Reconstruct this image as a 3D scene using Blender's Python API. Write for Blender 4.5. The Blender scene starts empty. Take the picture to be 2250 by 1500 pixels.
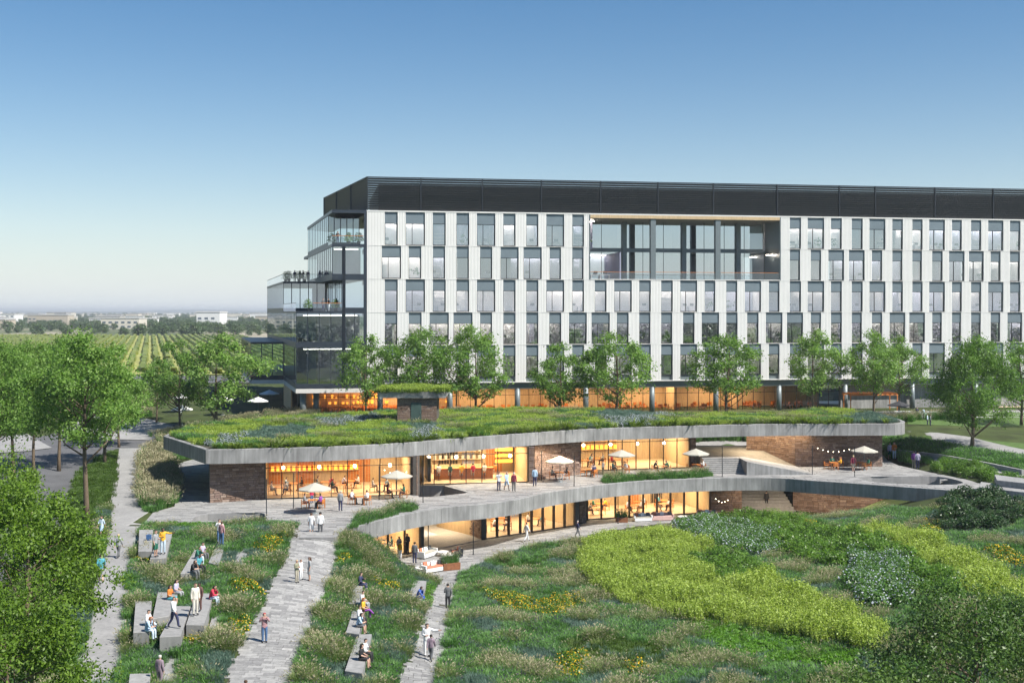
import bpy, bmesh, math, random
import numpy as np
from mathutils import Vector, Matrix
from mathutils.geometry import delaunay_2d_cdt
R = random.Random(7)
NP = np.random.RandomState(11)
sc = bpy.context.scene
COL = sc.collection
# ------------------------------------------------------------------ camera, sky, sun, exposure
F, CX, HY, CAMZ = 2600.0, 1125.0, 684.0, 17.2      # focal length in photo pixels, principal column, horizon row, eye height
cam_d = bpy.data.cameras.new('camera'); cam = bpy.data.objects.new('camera', cam_d); COL.objects.link(cam)
cam.location = (0, 0, CAMZ); cam.rotation_euler = (math.pi / 2, 0, 0)
cam_d.sensor_width = 36; cam_d.lens = F / 2250 * 36; cam_d.shift_y = -66 / 2250
cam_d.clip_start = 1; cam_d.clip_end = 40000
sc.camera = cam
SUN = Vector((0.70, -0.42, 1.0)).normalized()
world = bpy.data.worlds.new('World'); sc.world = world; world.use_nodes = True
wn = world.node_tree.nodes; wl = world.node_tree.links
bg = wn['Background']
sky = wn.new('ShaderNodeTexSky'); sky.sky_type = 'NISHITA'; sky.sun_disc = False
sky.sun_elevation = math.asin(SUN.z); sky.sun_rotation = math.atan2(SUN.x, SUN.y)
sky.air_density = 1.0; sky.dust_density = 0.1; sky.ozone_density = 1.6; sky.altitude = 20
hsv = wn.new('ShaderNodeHueSaturation'); hsv.inputs['Saturation'].default_value = 1.34; hsv.inputs['Value'].default_value = 0.95; wl.new(sky.outputs[0], hsv.inputs['Color'])
geo = wn.new('ShaderNodeTexCoord'); sep = wn.new('ShaderNodeSeparateXYZ'); wl.new(geo.outputs['Generated'], sep.inputs[0])
ex1 = wn.new('ShaderNodeMath'); ex1.operation = 'MULTIPLY'; ex1.inputs[1].default_value = -12.5; wl.new(sep.outputs['Z'], ex1.inputs[0])
ex2 = wn.new('ShaderNodeMath'); ex2.operation = 'EXPONENT'; ex2.use_clamp = True; wl.new(ex1.outputs[0], ex2.inputs[0])
mixs = wn.new('ShaderNodeMix'); mixs.data_type = 'RGBA'; mixs.inputs[7].default_value = (6.6, 7.2, 7.7, 1)   # pale band of haze all round the horizon
wl.new(ex2.outputs[0], mixs.inputs[0]); wl.new(hsv.outputs[0], mixs.inputs[6]); wl.new(mixs.outputs[2], bg.inputs[0]); bg.inputs[1].default_value = 0.07
sl = bpy.data.lights.new('sun', 'SUN'); sl.energy = 5.0; sl.angle = math.radians(0.5); sl.color = (1.0, 0.95, 0.87)
so = bpy.data.objects.new('sun', sl); COL.objects.link(so); so.location = (60, -30, 90)
so.rotation_euler = (-SUN).to_track_quat('-Z', 'Y').to_euler()
sc.view_settings.view_transform = 'Standard'; sc.view_settings.look = 'None'
sc.view_settings.exposure = 0.76; sc.view_settings.gamma = 1.0; sc.view_settings.use_curve_mapping = False
cy = sc.cycles
cy.max_bounces = 8; cy.diffuse_bounces = 3; cy.glossy_bounces = 3; cy.transmission_bounces = 4
cy.transparent_max_bounces = 12; cy.volume_bounces = 0; cy.caustics_reflective = False; cy.caustics_refractive = False
cy.sample_clamp_indirect = 5; cy.use_denoising = True
try: cy.denoiser = 'OPENIMAGEDENOISE'
except Exception: pass

# ------------------------------------------------------------------ helpers
def tag(o, label=None, cat=None, group=None, kind=None):
    if label: o['label'] = label
    if cat: o['category'] = cat
    if group: o['group'] = group
    if kind: o['kind'] = kind
    return o
def empty(name, loc=(0, 0, 0), rz=0.0, label=None, cat=None, group=None):
    o = bpy.data.objects.new(name, None); COL.objects.link(o)
    o.location = loc; o.rotation_euler = (0, 0, rz); o.empty_display_size = 0.3
    return tag(o, label, cat, group)
def link(name, me, parent=None, loc=(0, 0, 0), rz=0.0, scale=None):
    o = bpy.data.objects.new(name, me); COL.objects.link(o)
    if parent: o.parent = parent
    o.location = loc; o.rotation_euler = (0, 0, rz)
    if scale is not None: o.scale = scale
    return o
def copy_tree(o, parent=None):
    c = o.copy(); COL.objects.link(c); c.parent = parent
    for ch in o.children: copy_tree(ch, c)
    return c
class MB:
    def __init__(s): s.v = []; s.f = []; s.m = []; s.c = []
    def add(s, vs, fs, mi=0, col=None):
        b = len(s.v); s.v.extend([tuple(p) for p in vs]); s.f.extend([tuple(i + b for i in f) for f in fs])
        s.m.extend([mi] * len(fs)); s.c.extend([col if col is not None else 0.5] * len(vs)); return s
    def box(s, x0, x1, y0, y1, z0, z1, mi=0, fr=None, col=None):
        vs = [(x0, y0, z0), (x1, y0, z0), (x1, y1, z0), (x0, y1, z0), (x0, y0, z1), (x1, y0, z1), (x1, y1, z1), (x0, y1, z1)]
        if fr: vs = [fr(*p) for p in vs]
        return s.add(vs, [(0, 3, 2, 1), (4, 5, 6, 7), (0, 1, 5, 4), (1, 2, 6, 5), (2, 3, 7, 6), (3, 0, 4, 7)], mi, col)
    def prism(s, poly, z0, z1, mi=0, col=None):
        n = len(poly); vs = [(p[0], p[1], z0) for p in poly] + [(p[0], p[1], z1) for p in poly]
        fs = [tuple(range(n))[::-1], tuple(range(n, 2 * n))] + [(i, (i + 1) % n, n + (i + 1) % n, n + i) for i in range(n)]
        return s.add(vs, fs, mi, col)
    def hexa(s, bot, top, mi=0, col=None):     # two quads of 3-d points
        return s.add(list(bot) + list(top), [(0, 3, 2, 1), (4, 5, 6, 7), (0, 1, 5, 4), (1, 2, 6, 5), (2, 3, 7, 6), (3, 0, 4, 7)], mi, col)
    def tube(s, pts, rs, n=6, mi=0, cap=True, col=None):
        pts = [Vector(p) for p in pts]; vs = []; k = len(pts)
        for i, p in enumerate(pts):
            t = (pts[min(i + 1, k - 1)] - pts[max(i - 1, 0)]).normalized()
            a = t.orthogonal() if abs(t.z) < 0.9 else t.cross(Vector((0, 1, 0)))
            a = a.normalized(); b = t.cross(a)
            r = rs[i] if isinstance(rs, (list, tuple)) else rs
            vs += [p + a * (r * math.cos(2 * math.pi * j / n)) + b * (r * math.sin(2 * math.pi * j / n)) for j in range(n)]
        fs = [(i * n + j, i * n + (j + 1) % n, (i + 1) * n + (j + 1) % n, (i + 1) * n + j) for i in range(k - 1) for j in range(n)]
        if cap: fs += [tuple(range(n))[::-1], tuple((k - 1) * n + j for j in range(n))]
        return s.add(vs, fs, mi, col)
    def ball(s, c, r, mi=0, nu=8, nv=5, sq=(1, 1, 1), col=None):
        vs = [(c[0], c[1], c[2] - r * sq[2])]; 
        for i in range(1, nv):
            ph = math.pi * i / nv - math.pi / 2
            for j in range(nu):
                a = 2 * math.pi * j / nu
                vs.append((c[0] + r * sq[0] * math.cos(ph) * math.cos(a), c[1] + r * sq[1] * math.cos(ph) * math.sin(a), c[2] + r * sq[2] * math.sin(ph)))
        vs.append((c[0], c[1], c[2] + r * sq[2])); e = len(vs) - 1
        fs = [(0, 1 + (j + 1) % nu, 1 + j) for j in range(nu)]
        for i in range(nv - 2):
            b = 1 + i * nu
            fs += [(b + j, b + (j + 1) % nu, b + nu + (j + 1) % nu, b + nu + j) for j in range(nu)]
        b = 1 + (nv - 2) * nu
        fs += [(b + j, b + (j + 1) % nu, e) for j in range(nu)]
        return s.add(vs, fs, mi, col)
    def mesh(s, name, mats, smooth=False):
        me = bpy.data.meshes.new(name); me.from_pydata(s.v, [], s.f)
        for m in (mats if isinstance(mats, (list, tuple)) else [mats]): me.materials.append(m)
        if any(s.m): me.polygons.foreach_set('material_index', s.m)
        at = me.attributes.new('rnd', 'FLOAT', 'POINT'); at.data.foreach_set('value', np.array(s.c, np.float32))
        if smooth: me.polygons.foreach_set('use_smooth', [True] * len(me.polygons))
        me.update(); return me
    def build(s, name, mats, parent=None, smooth=False, loc=None):
        o = link(name, s.mesh(name, mats, smooth), parent)
        if loc is not None: o.location = loc
        return o
def wbuild(mb, name, mats, root, smooth=False):    # world-coordinate mesh under an unrotated root
    o = mb.build(name, mats, root, smooth)
    if root is not None:
        L = Vector(root.location); q = root.parent
        while q is not None: L += q.location; q = q.parent
        o.location = -L
    return o
# pixel of the photograph -> point on a level, used only to survey where things stand
def G(px, py, z=0.0):
    d = F * (CAMZ - z) / (py - HY); return Vector(((px - CX) * d / F, d, z))
def PX(x, y, z): return CX + x * F / y, HY + (CAMZ - z) * F / y
def inpoly(x, y, poly):
    x = np.asarray(x); y = np.asarray(y); r = np.zeros(x.shape, bool); n = len(poly)
    for i in range(n):
        x0, y0 = poly[i][:2]; x1, y1 = poly[(i + 1) % n][:2]
        if y0 == y1: continue
        c = ((y0 > y) != (y1 > y)) & (x < (x1 - x0) * (y - y0) / (y1 - y0) + x0); r ^= c
    return r
def inp1(p, poly): return bool(inpoly(np.array([p[0]]), np.array([p[1]]), poly)[0])
def smooth_line(pts, step=1.2):
    """Catmull-Rom through 2-d points, resampled."""
    P = [Vector(p[:2]) for p in pts]; out = []
    for i in range(len(P) - 1):
        a, b, c, d = P[max(i - 1, 0)], P[i], P[i + 1], P[min(i + 2, len(P) - 1)]
        n = max(1, int((c - b).length / step))
        for k in range(n):
            t = k / n
            out.append(0.5 * ((2 * b) + (c - a) * t + (2 * a - 5 * b + 4 * c - d) * t * t + (3 * b - a - 3 * c + d) * t ** 3))
    out.append(P[-1]); return out
# ------------------------------------------------------------------ materials
def nodes(name):
    m = bpy.data.materials.new(name); m.use_nodes = True
    return m, m.node_tree.nodes, m.node_tree.links, m.node_tree.nodes['Principled BSDF']
def ramp(N, stops):
    r = N.new('ShaderNodeValToRGB'); e = r.color_ramp.elements
    while len(e) < len(stops): e.new(0.5)
    for i, (p, c) in enumerate(stops): e[i].position = p; e[i].color = (*c, 1)
    return r
def mat(name, c, rough=0.6, metal=0.0, var=0.12, scale=3.0, bump=0.0, bscale=40.0, spec=0.5, c2=None, stretch=None):
    m, N, L, P = nodes(name)
    P.inputs['Roughness'].default_value = rough; P.inputs['Metallic'].default_value = metal
    P.inputs['Specular IOR Level'].default_value = spec
    tc = N.new('ShaderNodeTexCoord'); src = tc.outputs['Object']
    if stretch:
        mp = N.new('ShaderNodeMapping'); mp.inputs['Scale'].default_value = stretch; L.new(src, mp.inputs[0]); src = mp.outputs[0]
    no = N.new('ShaderNodeTexNoise'); no.inputs['Scale'].default_value = scale; no.inputs['Detail'].default_value = 6
    no.inputs['Roughness'].default_value = 0.65; L.new(src, no.inputs['Vector'])
    hi = c2 if c2 else tuple(min(1, x * (1 + var)) for x in c); lo = tuple(x * (1 - var) for x in c)
    r = ramp(N, [(0.3, lo), (0.7, hi)]); L.new(no.outputs[0], r.inputs[0]); L.new(r.outputs[0], P.inputs['Base Color'])
    if bump:
        nb = N.new('ShaderNodeTexNoise'); nb.inputs['Scale'].default_value = bscale; nb.inputs['Detail'].default_value = 4; L.new(src, nb.inputs['Vector'])
        b = N.new('ShaderNodeBump'); b.inputs['Strength'].default_value = bump; b.inputs['Distance'].default_value = 0.02
        L.new(nb.outputs[0], b.inputs['Height']); L.new(b.outputs[0], P.inputs['Normal'])
    return m
def streaks(m, amt=0.35):
    """rain streaks and cloudy patches over a material's colour"""
    N, L = m.node_tree.nodes, m.node_tree.links; P = N['Principled BSDF']; src = P.inputs['Base Color'].links[0].from_socket
    ge = N.new('ShaderNodeNewGeometry'); mp = N.new('ShaderNodeMapping'); mp.inputs['Scale'].default_value = (2.2, 2.2, .14); L.new(ge.outputs['Position'], mp.inputs[0])
    a = N.new('ShaderNodeTexNoise'); a.inputs['Scale'].default_value = 1.6; a.inputs['Detail'].default_value = 5; L.new(mp.outputs[0], a.inputs['Vector'])
    b = N.new('ShaderNodeTexNoise'); b.inputs['Scale'].default_value = .33; b.inputs['Detail'].default_value = 4; L.new(ge.outputs['Position'], b.inputs['Vector'])
    ad = N.new('ShaderNodeMath'); ad.operation = 'ADD'; L.new(a.outputs[0], ad.inputs[0]); L.new(b.outputs[0], ad.inputs[1])
    mr = N.new('ShaderNodeMapRange'); mr.inputs[1].default_value = .7; mr.inputs[2].default_value = 1.3; mr.inputs[3].default_value = 1 - amt; mr.inputs[4].default_value = 1 + amt * .55; L.new(ad.outputs[0], mr.inputs[0])
    mx = N.new('ShaderNodeMix'); mx.data_type = 'RGBA'; mx.blend_type = 'MULTIPLY'; mx.inputs[0].default_value = 1; L.new(src, mx.inputs[6]); L.new(mr.outputs[0], mx.inputs[7]); L.new(mx.outputs[2], P.inputs['Base Color']); return m
def mat_rnd(name, stops, rough=0.75, bump=0.4, bscale=12.0, spec=0.4, grain=0.25):
    """colour picked per piece (attribute rnd + object random) with grain over it"""
    m, N, L, P = nodes(name); P.inputs['Roughness'].default_value = rough; P.inputs['Specular IOR Level'].default_value = spec
    at = N.new('ShaderNodeAttribute'); at.attribute_name = 'rnd'; oi = N.new('ShaderNodeObjectInfo')
    ad = N.new('ShaderNodeMath'); ad.operation = 'ADD'; L.new(at.outputs['Fac'], ad.inputs[0]); L.new(oi.outputs['Random'], ad.inputs[1])
    fr = N.new('ShaderNodeMath'); fr.operation = 'FRACT'; L.new(ad.outputs[0], fr.inputs[0])
    r = ramp(N, stops); L.new(fr.outputs[0], r.inputs[0])
    tc = N.new('ShaderNodeNewGeometry'); no = N.new('ShaderNodeTexNoise'); no.inputs['Scale'].default_value = bscale; no.inputs['Detail'].default_value = 5
    L.new(tc.outputs['Position'], no.inputs['Vector'])
    mr = N.new('ShaderNodeMapRange'); mr.inputs[1].default_value = 0.3; mr.inputs[2].default_value = 0.7
    mr.inputs[3].default_value = 1 - grain; mr.inputs[4].default_value = 1 + grain; L.new(no.outputs[0], mr.inputs[0])
    mx = N.new('ShaderNodeMix'); mx.data_type = 'RGBA'; mx.blend_type = 'MULTIPLY'; mx.inputs[0].default_value = 1
    L.new(r.outputs[0], mx.inputs[6]); L.new(mr.outputs[0], mx.inputs[7]); L.new(mx.outputs[2], P.inputs['Base Color'])
    b = N.new('ShaderNodeBump'); b.inputs['Strength'].default_value = bump; b.inputs['Distance'].default_value = 0.03
    L.new(no.outputs[0], b.inputs['Height']); L.new(b.outputs[0], P.inputs['Normal'])
    return m
def mat_leaf(name, stops, trans=0.35, rough=0.45, spec=0.5):
    m, N, L, P = nodes(name); P.inputs['Roughness'].default_value = rough; P.inputs['Specular IOR Level'].default_value = spec
    at = N.new('ShaderNodeAttribute'); at.attribute_name = 'rnd'; oi = N.new('ShaderNodeObjectInfo')
    ml = N.new('ShaderNodeMath'); ml.operation = 'MULTIPLY_ADD'; ml.inputs[1].default_value = 0.35; L.new(oi.outputs['Random'], ml.inputs[0])
    sb = N.new('ShaderNodeMath'); sb.operation = 'SUBTRACT'; sb.inputs[1].default_value = 0.175
    L.new(at.outputs['Fac'], ml.inputs[2]); L.new(ml.outputs[0], sb.inputs[0])
    r = ramp(N, stops); L.new(sb.outputs[0], r.inputs[0]); L.new(r.outputs[0], P.inputs['Base Color'])
    t = N.new('ShaderNodeBsdfTranslucent'); mx = N.new('ShaderNodeMixShader'); mx.inputs[0].default_value = trans
    hs = N.new('ShaderNodeHueSaturation'); hs.inputs['Value'].default_value = 1.5; hs.inputs['Saturation'].default_value = 1.1; hs.inputs['Hue'].default_value = 0.497
    L.new(r.outputs[0], hs.inputs['Color']); L.new(hs.outputs[0], t.inputs[0])
    L.new(P.outputs[0], mx.inputs[1]); L.new(t.outputs[0], mx.inputs[2]); L.new(mx.outputs[0], N['Material Output'].inputs[0])
    return m
def mat_glass(name, tint=(0.8, 0.86, 0.88), base=0.12, refl=(0.9, 0.95, 1.0)):
    m, N, L, P = nodes(name); N.remove(P)
    tr = N.new('ShaderNodeBsdfTransparent'); tr.inputs[0].default_value = (*tint, 1)
    gl = N.new('ShaderNodeBsdfGlossy'); gl.inputs['Roughness'].default_value = 0.0; gl.inputs[0].default_value = (*refl, 1)
    lw = N.new('ShaderNodeLayerWeight'); lw.inputs[0].default_value = 0.5
    pw = N.new('ShaderNodeMath'); pw.operation = 'POWER'; pw.inputs[1].default_value = 4.0; L.new(lw.outputs['Facing'], pw.inputs[0])
    ma = N.new('ShaderNodeMath'); ma.operation = 'MULTIPLY_ADD'; ma.inputs[1].default_value = 0.85 - base; ma.inputs[2].default_value = base; L.new(pw.outputs[0], ma.inputs[0])
    mx = N.new('ShaderNodeMixShader'); L.new(ma.outputs[0], mx.inputs[0]); L.new(tr.outputs[0], mx.inputs[1]); L.new(gl.outputs[0], mx.inputs[2])
    L.new(mx.outputs[0], N['Material Output'].inputs[0]); return m
def mat_emit(name, c, s):
    m, N, L, P = nodes(name); P.inputs['Base Color'].default_value = (*c, 1); P.inputs['Emission Color'].default_value = (*c, 1); P.inputs['Emission Strength'].default_value = s
    return m
M = {}
M['concrete'] = mat('concrete', (0.255, 0.255, 0.25), 0.8, var=0.22, scale=1.3, bump=0.25, bscale=14, stretch=(1, 1, 0.35))
M['bench'] = mat('bench_concrete', (0.27, 0.267, 0.26), 0.75, var=0.14, scale=2.2, bump=0.2, bscale=30)
streaks(M['concrete'], .38)
M['pathc'] = mat('path_concrete', (0.27, 0.265, 0.26), 0.8, var=0.12, scale=0.9, bump=0.15, bscale=25)
streaks(M['bench'], .22); streaks(M['pathc'], .16)
M['asphalt'] = mat('asphalt', (0.095, 0.095, 0.10), 0.85, var=0.2, scale=0.5, bump=0.3, bscale=60)
M['white'] = mat('white_panel', (0.715, 0.705, 0.68), 0.5, var=0.02, scale=0.6)
M['spandrel'] = mat('spandrel_panel', (0.16, 0.20, 0.225), 0.25, var=0.08, scale=0.4)
M['dark'] = mat('dark_metal', (0.028, 0.033, 0.04), 0.4, 0.3, var=0.15)
M['navy'] = mat('navy_metal', (0.035, 0.045, 0.06), 0.4, 0.2, var=0.15)
M['louver'] = mat('louver_metal', (0.03, 0.034, 0.04), 0.55, 0.1, var=0.1)
M['steel'] = mat('grey_steel', (0.16, 0.19, 0.20), 0.45, 0.2, var=0.1)
M['bronze'] = mat('bronze_frame', (0.045, 0.032, 0.024), 0.45, 0.3, var=0.15)
M['soil'] = mat('soil', (0.055, 0.05, 0.03), 0.95, var=0.4, scale=2)
M['wood'] = mat('wood_lining', (0.52, 0.38, 0.22), 0.5, var=0.22, scale=2.0, stretch=(6, 6, 0.4))
M['woodfloor'] = mat('wood_floor', (0.55, 0.42, 0.27), 0.4, var=0.15, scale=1.5, stretch=(1, 5, 1))
M['orange'] = mat('orange_wood', (0.50, 0.17, 0.035), 0.5, var=0.25, scale=6)
M['amber'] = mat('amber_fabric', (0.72, 0.36, 0.03), 0.6, var=0.15)
M['canvas'] = mat('canvas', (0.42, 0.395, 0.33), 0.85, var=0.06)
M['wcanvas'] = mat('white_canvas', (0.68, 0.68, 0.66), 0.85, var=0.05)
M['bcanvas'] = mat('black_canvas', (0.03, 0.03, 0.035), 0.85, var=0.1)
M['corten'] = mat('corten_steel', (0.22, 0.085, 0.035), 0.8, var=0.3, scale=5)
M['ceil'] = mat('ceiling', (0.62, 0.60, 0.57), 0.8, var=0.05)
M['ofloor'] = mat('office_floor', (0.25, 0.24, 0.23), 0.6, var=0.15)
M['owall'] = mat('office_wall', (0.50, 0.49, 0.52), 0.7, var=0.12, scale=0.25)
M['owall2'] = mat('office_wall_mauve', (0.30, 0.31, 0.42), 0.7, var=0.12, scale=0.25)
M['bark'] = mat('bark', (0.13, 0.095, 0.06), 0.9, var=0.35, scale=6, bump=0.6, bscale=18, stretch=(3, 3, 0.6))
M['white_paint'] = mat('white_paint', (0.78, 0.78, 0.76), 0.6, var=0.05)
M['mortar'] = mat('mortar', (0.085, 0.075, 0.065), 0.95, var=0.2, scale=4)
M['stone'] = mat_rnd('stone', [(0.0, (0.15, 0.095, 0.07)), (0.3, (0.22, 0.145, 0.105)), (0.6, (0.27, 0.19, 0.145)), (0.85, (0.19, 0.13, 0.11)), (1.0, (0.33, 0.25, 0.20))], 0.85)
M['paver'] = mat_rnd('paver', [(0.0, (0.185, 0.182, 0.18)), (0.5, (0.25, 0.247, 0.24)), (1.0, (0.32, 0.315, 0.305))], 0.8, bump=0.2, bscale=5, grain=0.18)
M['glass'] = mat_glass('office_glass', (0.80, 0.87, 0.93), 0.46)
M['glass_s'] = mat_glass('box_glass', (0.60, 0.72, 0.76), 0.32)
M['glass_p'] = mat_glass('pavilion_glass', (0.92, 0.92, 0.90), 0.05)
M['rail_glass'] = mat_glass('railing_glass', (0.85, 0.9, 0.92), 0.12)
M['strip'] = mat_emit('ceiling_light_strip', (1.0, 0.86, 0.72), 32.0)
M['strip_s'] = mat_emit('soft_light_strip', (1.0, 0.86, 0.70), 7.0)
M['glass_l'] = mat_glass('loggia_glass', (0.80, 0.87, 0.93), 0.60)
M['bulb'] = mat_emit('bulb', (1.0, 0.85, 0.6), 12.0)
M['amberlamp'] = mat_emit('amber_lamp', (1.0, 0.42, 0.05), 1.0)
# ------------------------------------------------------------------ lie of the land
CTRL = [(684,1178,-.05),(650,1280,-.5),(600,1400,-1.0),(570,1500,-1.4),(260,1226,-.3),(230,1300,-.6),(223,1180,-.2),(290,1060,.2),(300,1000,.9),
 (400,1250,-.4),(380,1400,-1.1),(480,1200,-.2),(350,1490,-1.5),(150,1400,-1.2),(60,1250,-.4),(100,1100,.0),(0,1500,-2.0),(330,1150,-.1),(500,1160,-.15),(640,1160,-.1),(740,1175,-.1),
 (760,1200,-.7),(790,1165,-.5),(760,1300,-1.3),(720,1450,-1.6),(820,1212,-3.4),(850,1300,-2.6),(850,1450,-2.1),(845,1204,-4.3),
 (900,1235,-4.42),(930,1240,-4.42),(848,1234,-4.35),(893,1264,-4.4),(942,1282,-4.35),(978,1292,-4.25),(1013,1282,-4.35),(862,1220,-4.42),(980,1335,-3.7),(950,1440,-2.9),(910,1500,-2.6),(1000,1225,-4.4),(1100,1190,-4.4),(1270,1165,-4.4),(1400,1140,-4.4),(1560,1128,-4.4),(1700,1128,-4.3),(1850,1135,-4.2),
 (1100,1300,-3.8),(1300,1250,-3.9),(1500,1200,-3.7),(1400,1350,-3.2),(1200,1450,-3.0),(1700,1250,-2.6),(1700,1400,-2.5),(1950,1180,-2.2),(2000,1250,-1.6),(2200,1200,-.5),(2000,1350,-1.5),(2200,1400,-1),(2140,1135,-.6),(2250,1110,0.1),
 (2110,1085,-.15),(2200,1060,.3),(2250,1000,1.5),(2100,980,1.7),(2250,950,2.4),(2000,950,2.6),(1960,1005,.3),(2040,1035,.1),(2350,1100,.3),(2350,1000,1.8),
 (600,1100,-.4),(460,1100,-.4),(700,1120,-.4),(400,1100,-.05),(420,1010,.1),(340,1050,.1),(330,1000,.7),
 (250,975,1.3),(100,985,1.2),(0,1000,1.2),(-60,1050,1.0),(330,955,1.6),(-100,1200,.2),(-100,1400,-1)]
_cp = [(G(a, b, c).x, G(a, b, c).y, c) for a, b, c in CTRL]
_cp += [(x, 137, -4.4) for x in range(-6, 45, 6)] + [(x, 131, -4.4) for x in (-8, 0, 8, 16, 24, 34)] + [(x, 124, -4.4) for x in (-8, 0, 8)]
_cp += [(-70, 160, 3.0), (-55, 165, 3.1), (-40, 158, 3.1), (-30, 150, 2.6), (-18, 153, 3.1), (-5, 155, 3.2), (8, 156, 3.2), (45, 158, 3.2), (60, 160, 3.2), (80, 165, 3.2), (100, 165, 3.2)]
_cp += [(x, 180, 3.2) for x in range(-90, 115, 20)] + [(x, 205, 3.2) for x in range(-90, 115, 20)]
_cp += [(22, 143, 1.2), (30, 143, 1.2), (26, 142, 1.2), (26, 147, 1.25), (20, 146, 1.3), (34, 146, 1.3), (27, 151, 1.9), (18, 158, 3), (27, 160, 3.1), (36, 160, 3.1)]
_cp += [(x, 28, z) for x, z in ((-70, -2.5), (-40, -2.2), (-15, -2.2), (0, -2.6), (20, -2.4), (45, -1.5), (70, -1))]
_cp += [(x, 50, z) for x, z in ((-45, -2.2), (-25, -2.1), (-12, -1.9), (28, -2.0), (45, -1.2))] + [(85, 60, 0), (85, 100, .8), (90, 135, 2.2), (-80, 60, -1), (-85, 100, .4), (-85, 135, 1.6)]
_cp = np.array(_cp); XLO, XHI, YLO, YHI = -85., 100., 30., 200.
_A = np.hypot(_cp[:, None, 0] - _cp[None, :, 0], _cp[:, None, 1] - _cp[None, :, 1]); _n = len(_cp)
_sys = np.zeros((_n + 3, _n + 3)); _sys[:_n, :_n] = _A + 0.35 * np.eye(_n) * -1
_sys[:_n, _n] = 1; _sys[_n, :_n] = 1; _sys[:_n, _n + 1] = _cp[:, 0]; _sys[_n + 1, :_n] = _cp[:, 0]; _sys[:_n, _n + 2] = _cp[:, 1]; _sys[_n + 2, :_n] = _cp[:, 1]
_w = np.linalg.solve(_sys, np.concatenate([_cp[:, 2], [0, 0, 0]]))
FOOT = []            # plan of deck and pavilion: ground stays under the floor there
def H(x, y):
    x = np.atleast_1d(np.asarray(x, float)); y = np.atleast_1d(np.asarray(y, float)); out = np.empty(x.shape)
    xf, yf, of = x.ravel(), y.ravel(), out.ravel()
    for i in range(0, len(xf), 20000):
        a = np.clip(xf[i:i + 20000], XLO, XHI); b = np.clip(yf[i:i + 20000], YLO, YHI)
        k = np.hypot(a[:, None] - _cp[None, :, 0], b[:, None] - _cp[None, :, 1])
        z = k @ _w[:_n] + _w[_n] + a * _w[_n + 1] + b * _w[_n + 2]
        of[i:i + 20000] = np.clip(z, -4.45, 3.25)
    for poly, zmax in FOOT:
        q = inpoly(xf, yf, poly); of[q] = np.minimum(of[q], zmax)
    return of.reshape(x.shape)
def H1(x, y): return float(H([x], [y])[0])
def hit(px, py):
    """where the sight line through a photo pixel meets the ground"""
    k = (py - HY) / F; ds = np.linspace(35, 230, 400); zs = CAMZ - k * ds; hs = H((px - CX) / F * ds, ds)
    i = int(np.argmax(zs < hs))
    if zs[i] >= hs[i]: i = len(ds) - 1
    a, b = ds[max(i - 1, 0)], ds[i]
    for _ in range(18):
        m = (a + b) / 2
        if CAMZ - k * m < H1((px - CX) / F * m, m): b = m
        else: a = m
    return Vector(((px - CX) / F * b, b, H1((px - CX) / F * b, b)))
def cdt(outer, inner_pts=(), holes=()):
    vs = [Vector(p[:2]) for p in outer]; n = len(vs); ed = [(i, (i + 1) % n) for i in range(n)]
    for h in holes:
        b = len(vs); vs += [Vector(p[:2]) for p in h]; ed += [(b + i, b + (i + 1) % len(h)) for i in range(len(h))]
    vs += [Vector(p[:2]) for p in inner_pts]
    r = delaunay_2d_cdt(vs, ed, [], 0, 1e-4); V, T = r[0], r[2]
    keep = []
    for t in T:
        c = sum((V[i] for i in t), Vector((0, 0))) / len(t)
        if inp1(c, outer) and not any(inp1(c, h) for h in holes): keep.append(list(t))
    return V, keep
def up(V, T, z):
    out = []
    for t in T:
        a, b, c = V[t[0]], V[t[1]], V[t[2]]
        out.append(tuple(t) if (b - a).cross(c - a) > 0 else tuple(t[::-1]))
    return out
def sheet(name, poly, m, dz=0.04, step=1.5, parent=None, kind='structure', fn=None):
    """a thin sheet draped over the ground (world outline)"""
    xs = [p[0] for p in poly]; ys = [p[1] for p in poly]
    gx, gy = np.meshgrid(np.arange(min(xs), max(xs), step), np.arange(min(ys), max(ys), step))
    gx, gy = gx.ravel(), gy.ravel(); q = inpoly(gx, gy, poly); ip = list(zip(gx[q], gy[q]))
    dense = []
    for i in range(len(poly)):
        a, b = Vector(poly[i][:2]), Vector(poly[(i + 1) % len(poly)][:2]); n = max(1, int((b - a).length / step))
        dense += [a.lerp(b, k / n) for k in range(n)]
    V, T = cdt(dense, ip); hs = H([v.x for v in V], [v.y for v in V])
    mb = MB(); mb.add([(v.x, v.y, h + dz) for v, h in zip(V, hs)], up(V, T, 0))
    o = mb.build(name, m, parent)
    if kind: o['kind'] = kind
    return o
def pxp(pts): return [hit(*p) for p in pts]
def slab(name, outer, z0, z1, m, parent, holes=()):
    V, T = cdt(outer, (), holes); T = up(V, T, 0); n = len(V)
    mb = MB(); vs = [(v.x, v.y, z1) for v in V] + [(v.x, v.y, z0) for v in V]
    fs = [tuple(t) for t in T] + [tuple(n + i for i in t[::-1]) for t in T]
    cnt = {}
    for t in T:
        for i in range(3):
            e = (t[i], t[(i + 1) % 3]); cnt[e] = 1
    for (a, b) in cnt:
        if (b, a) not in cnt: fs.append((b, a, n + a, n + b))
    mb.add(vs, fs); return wbuild(mb, name, m, parent)

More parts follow.
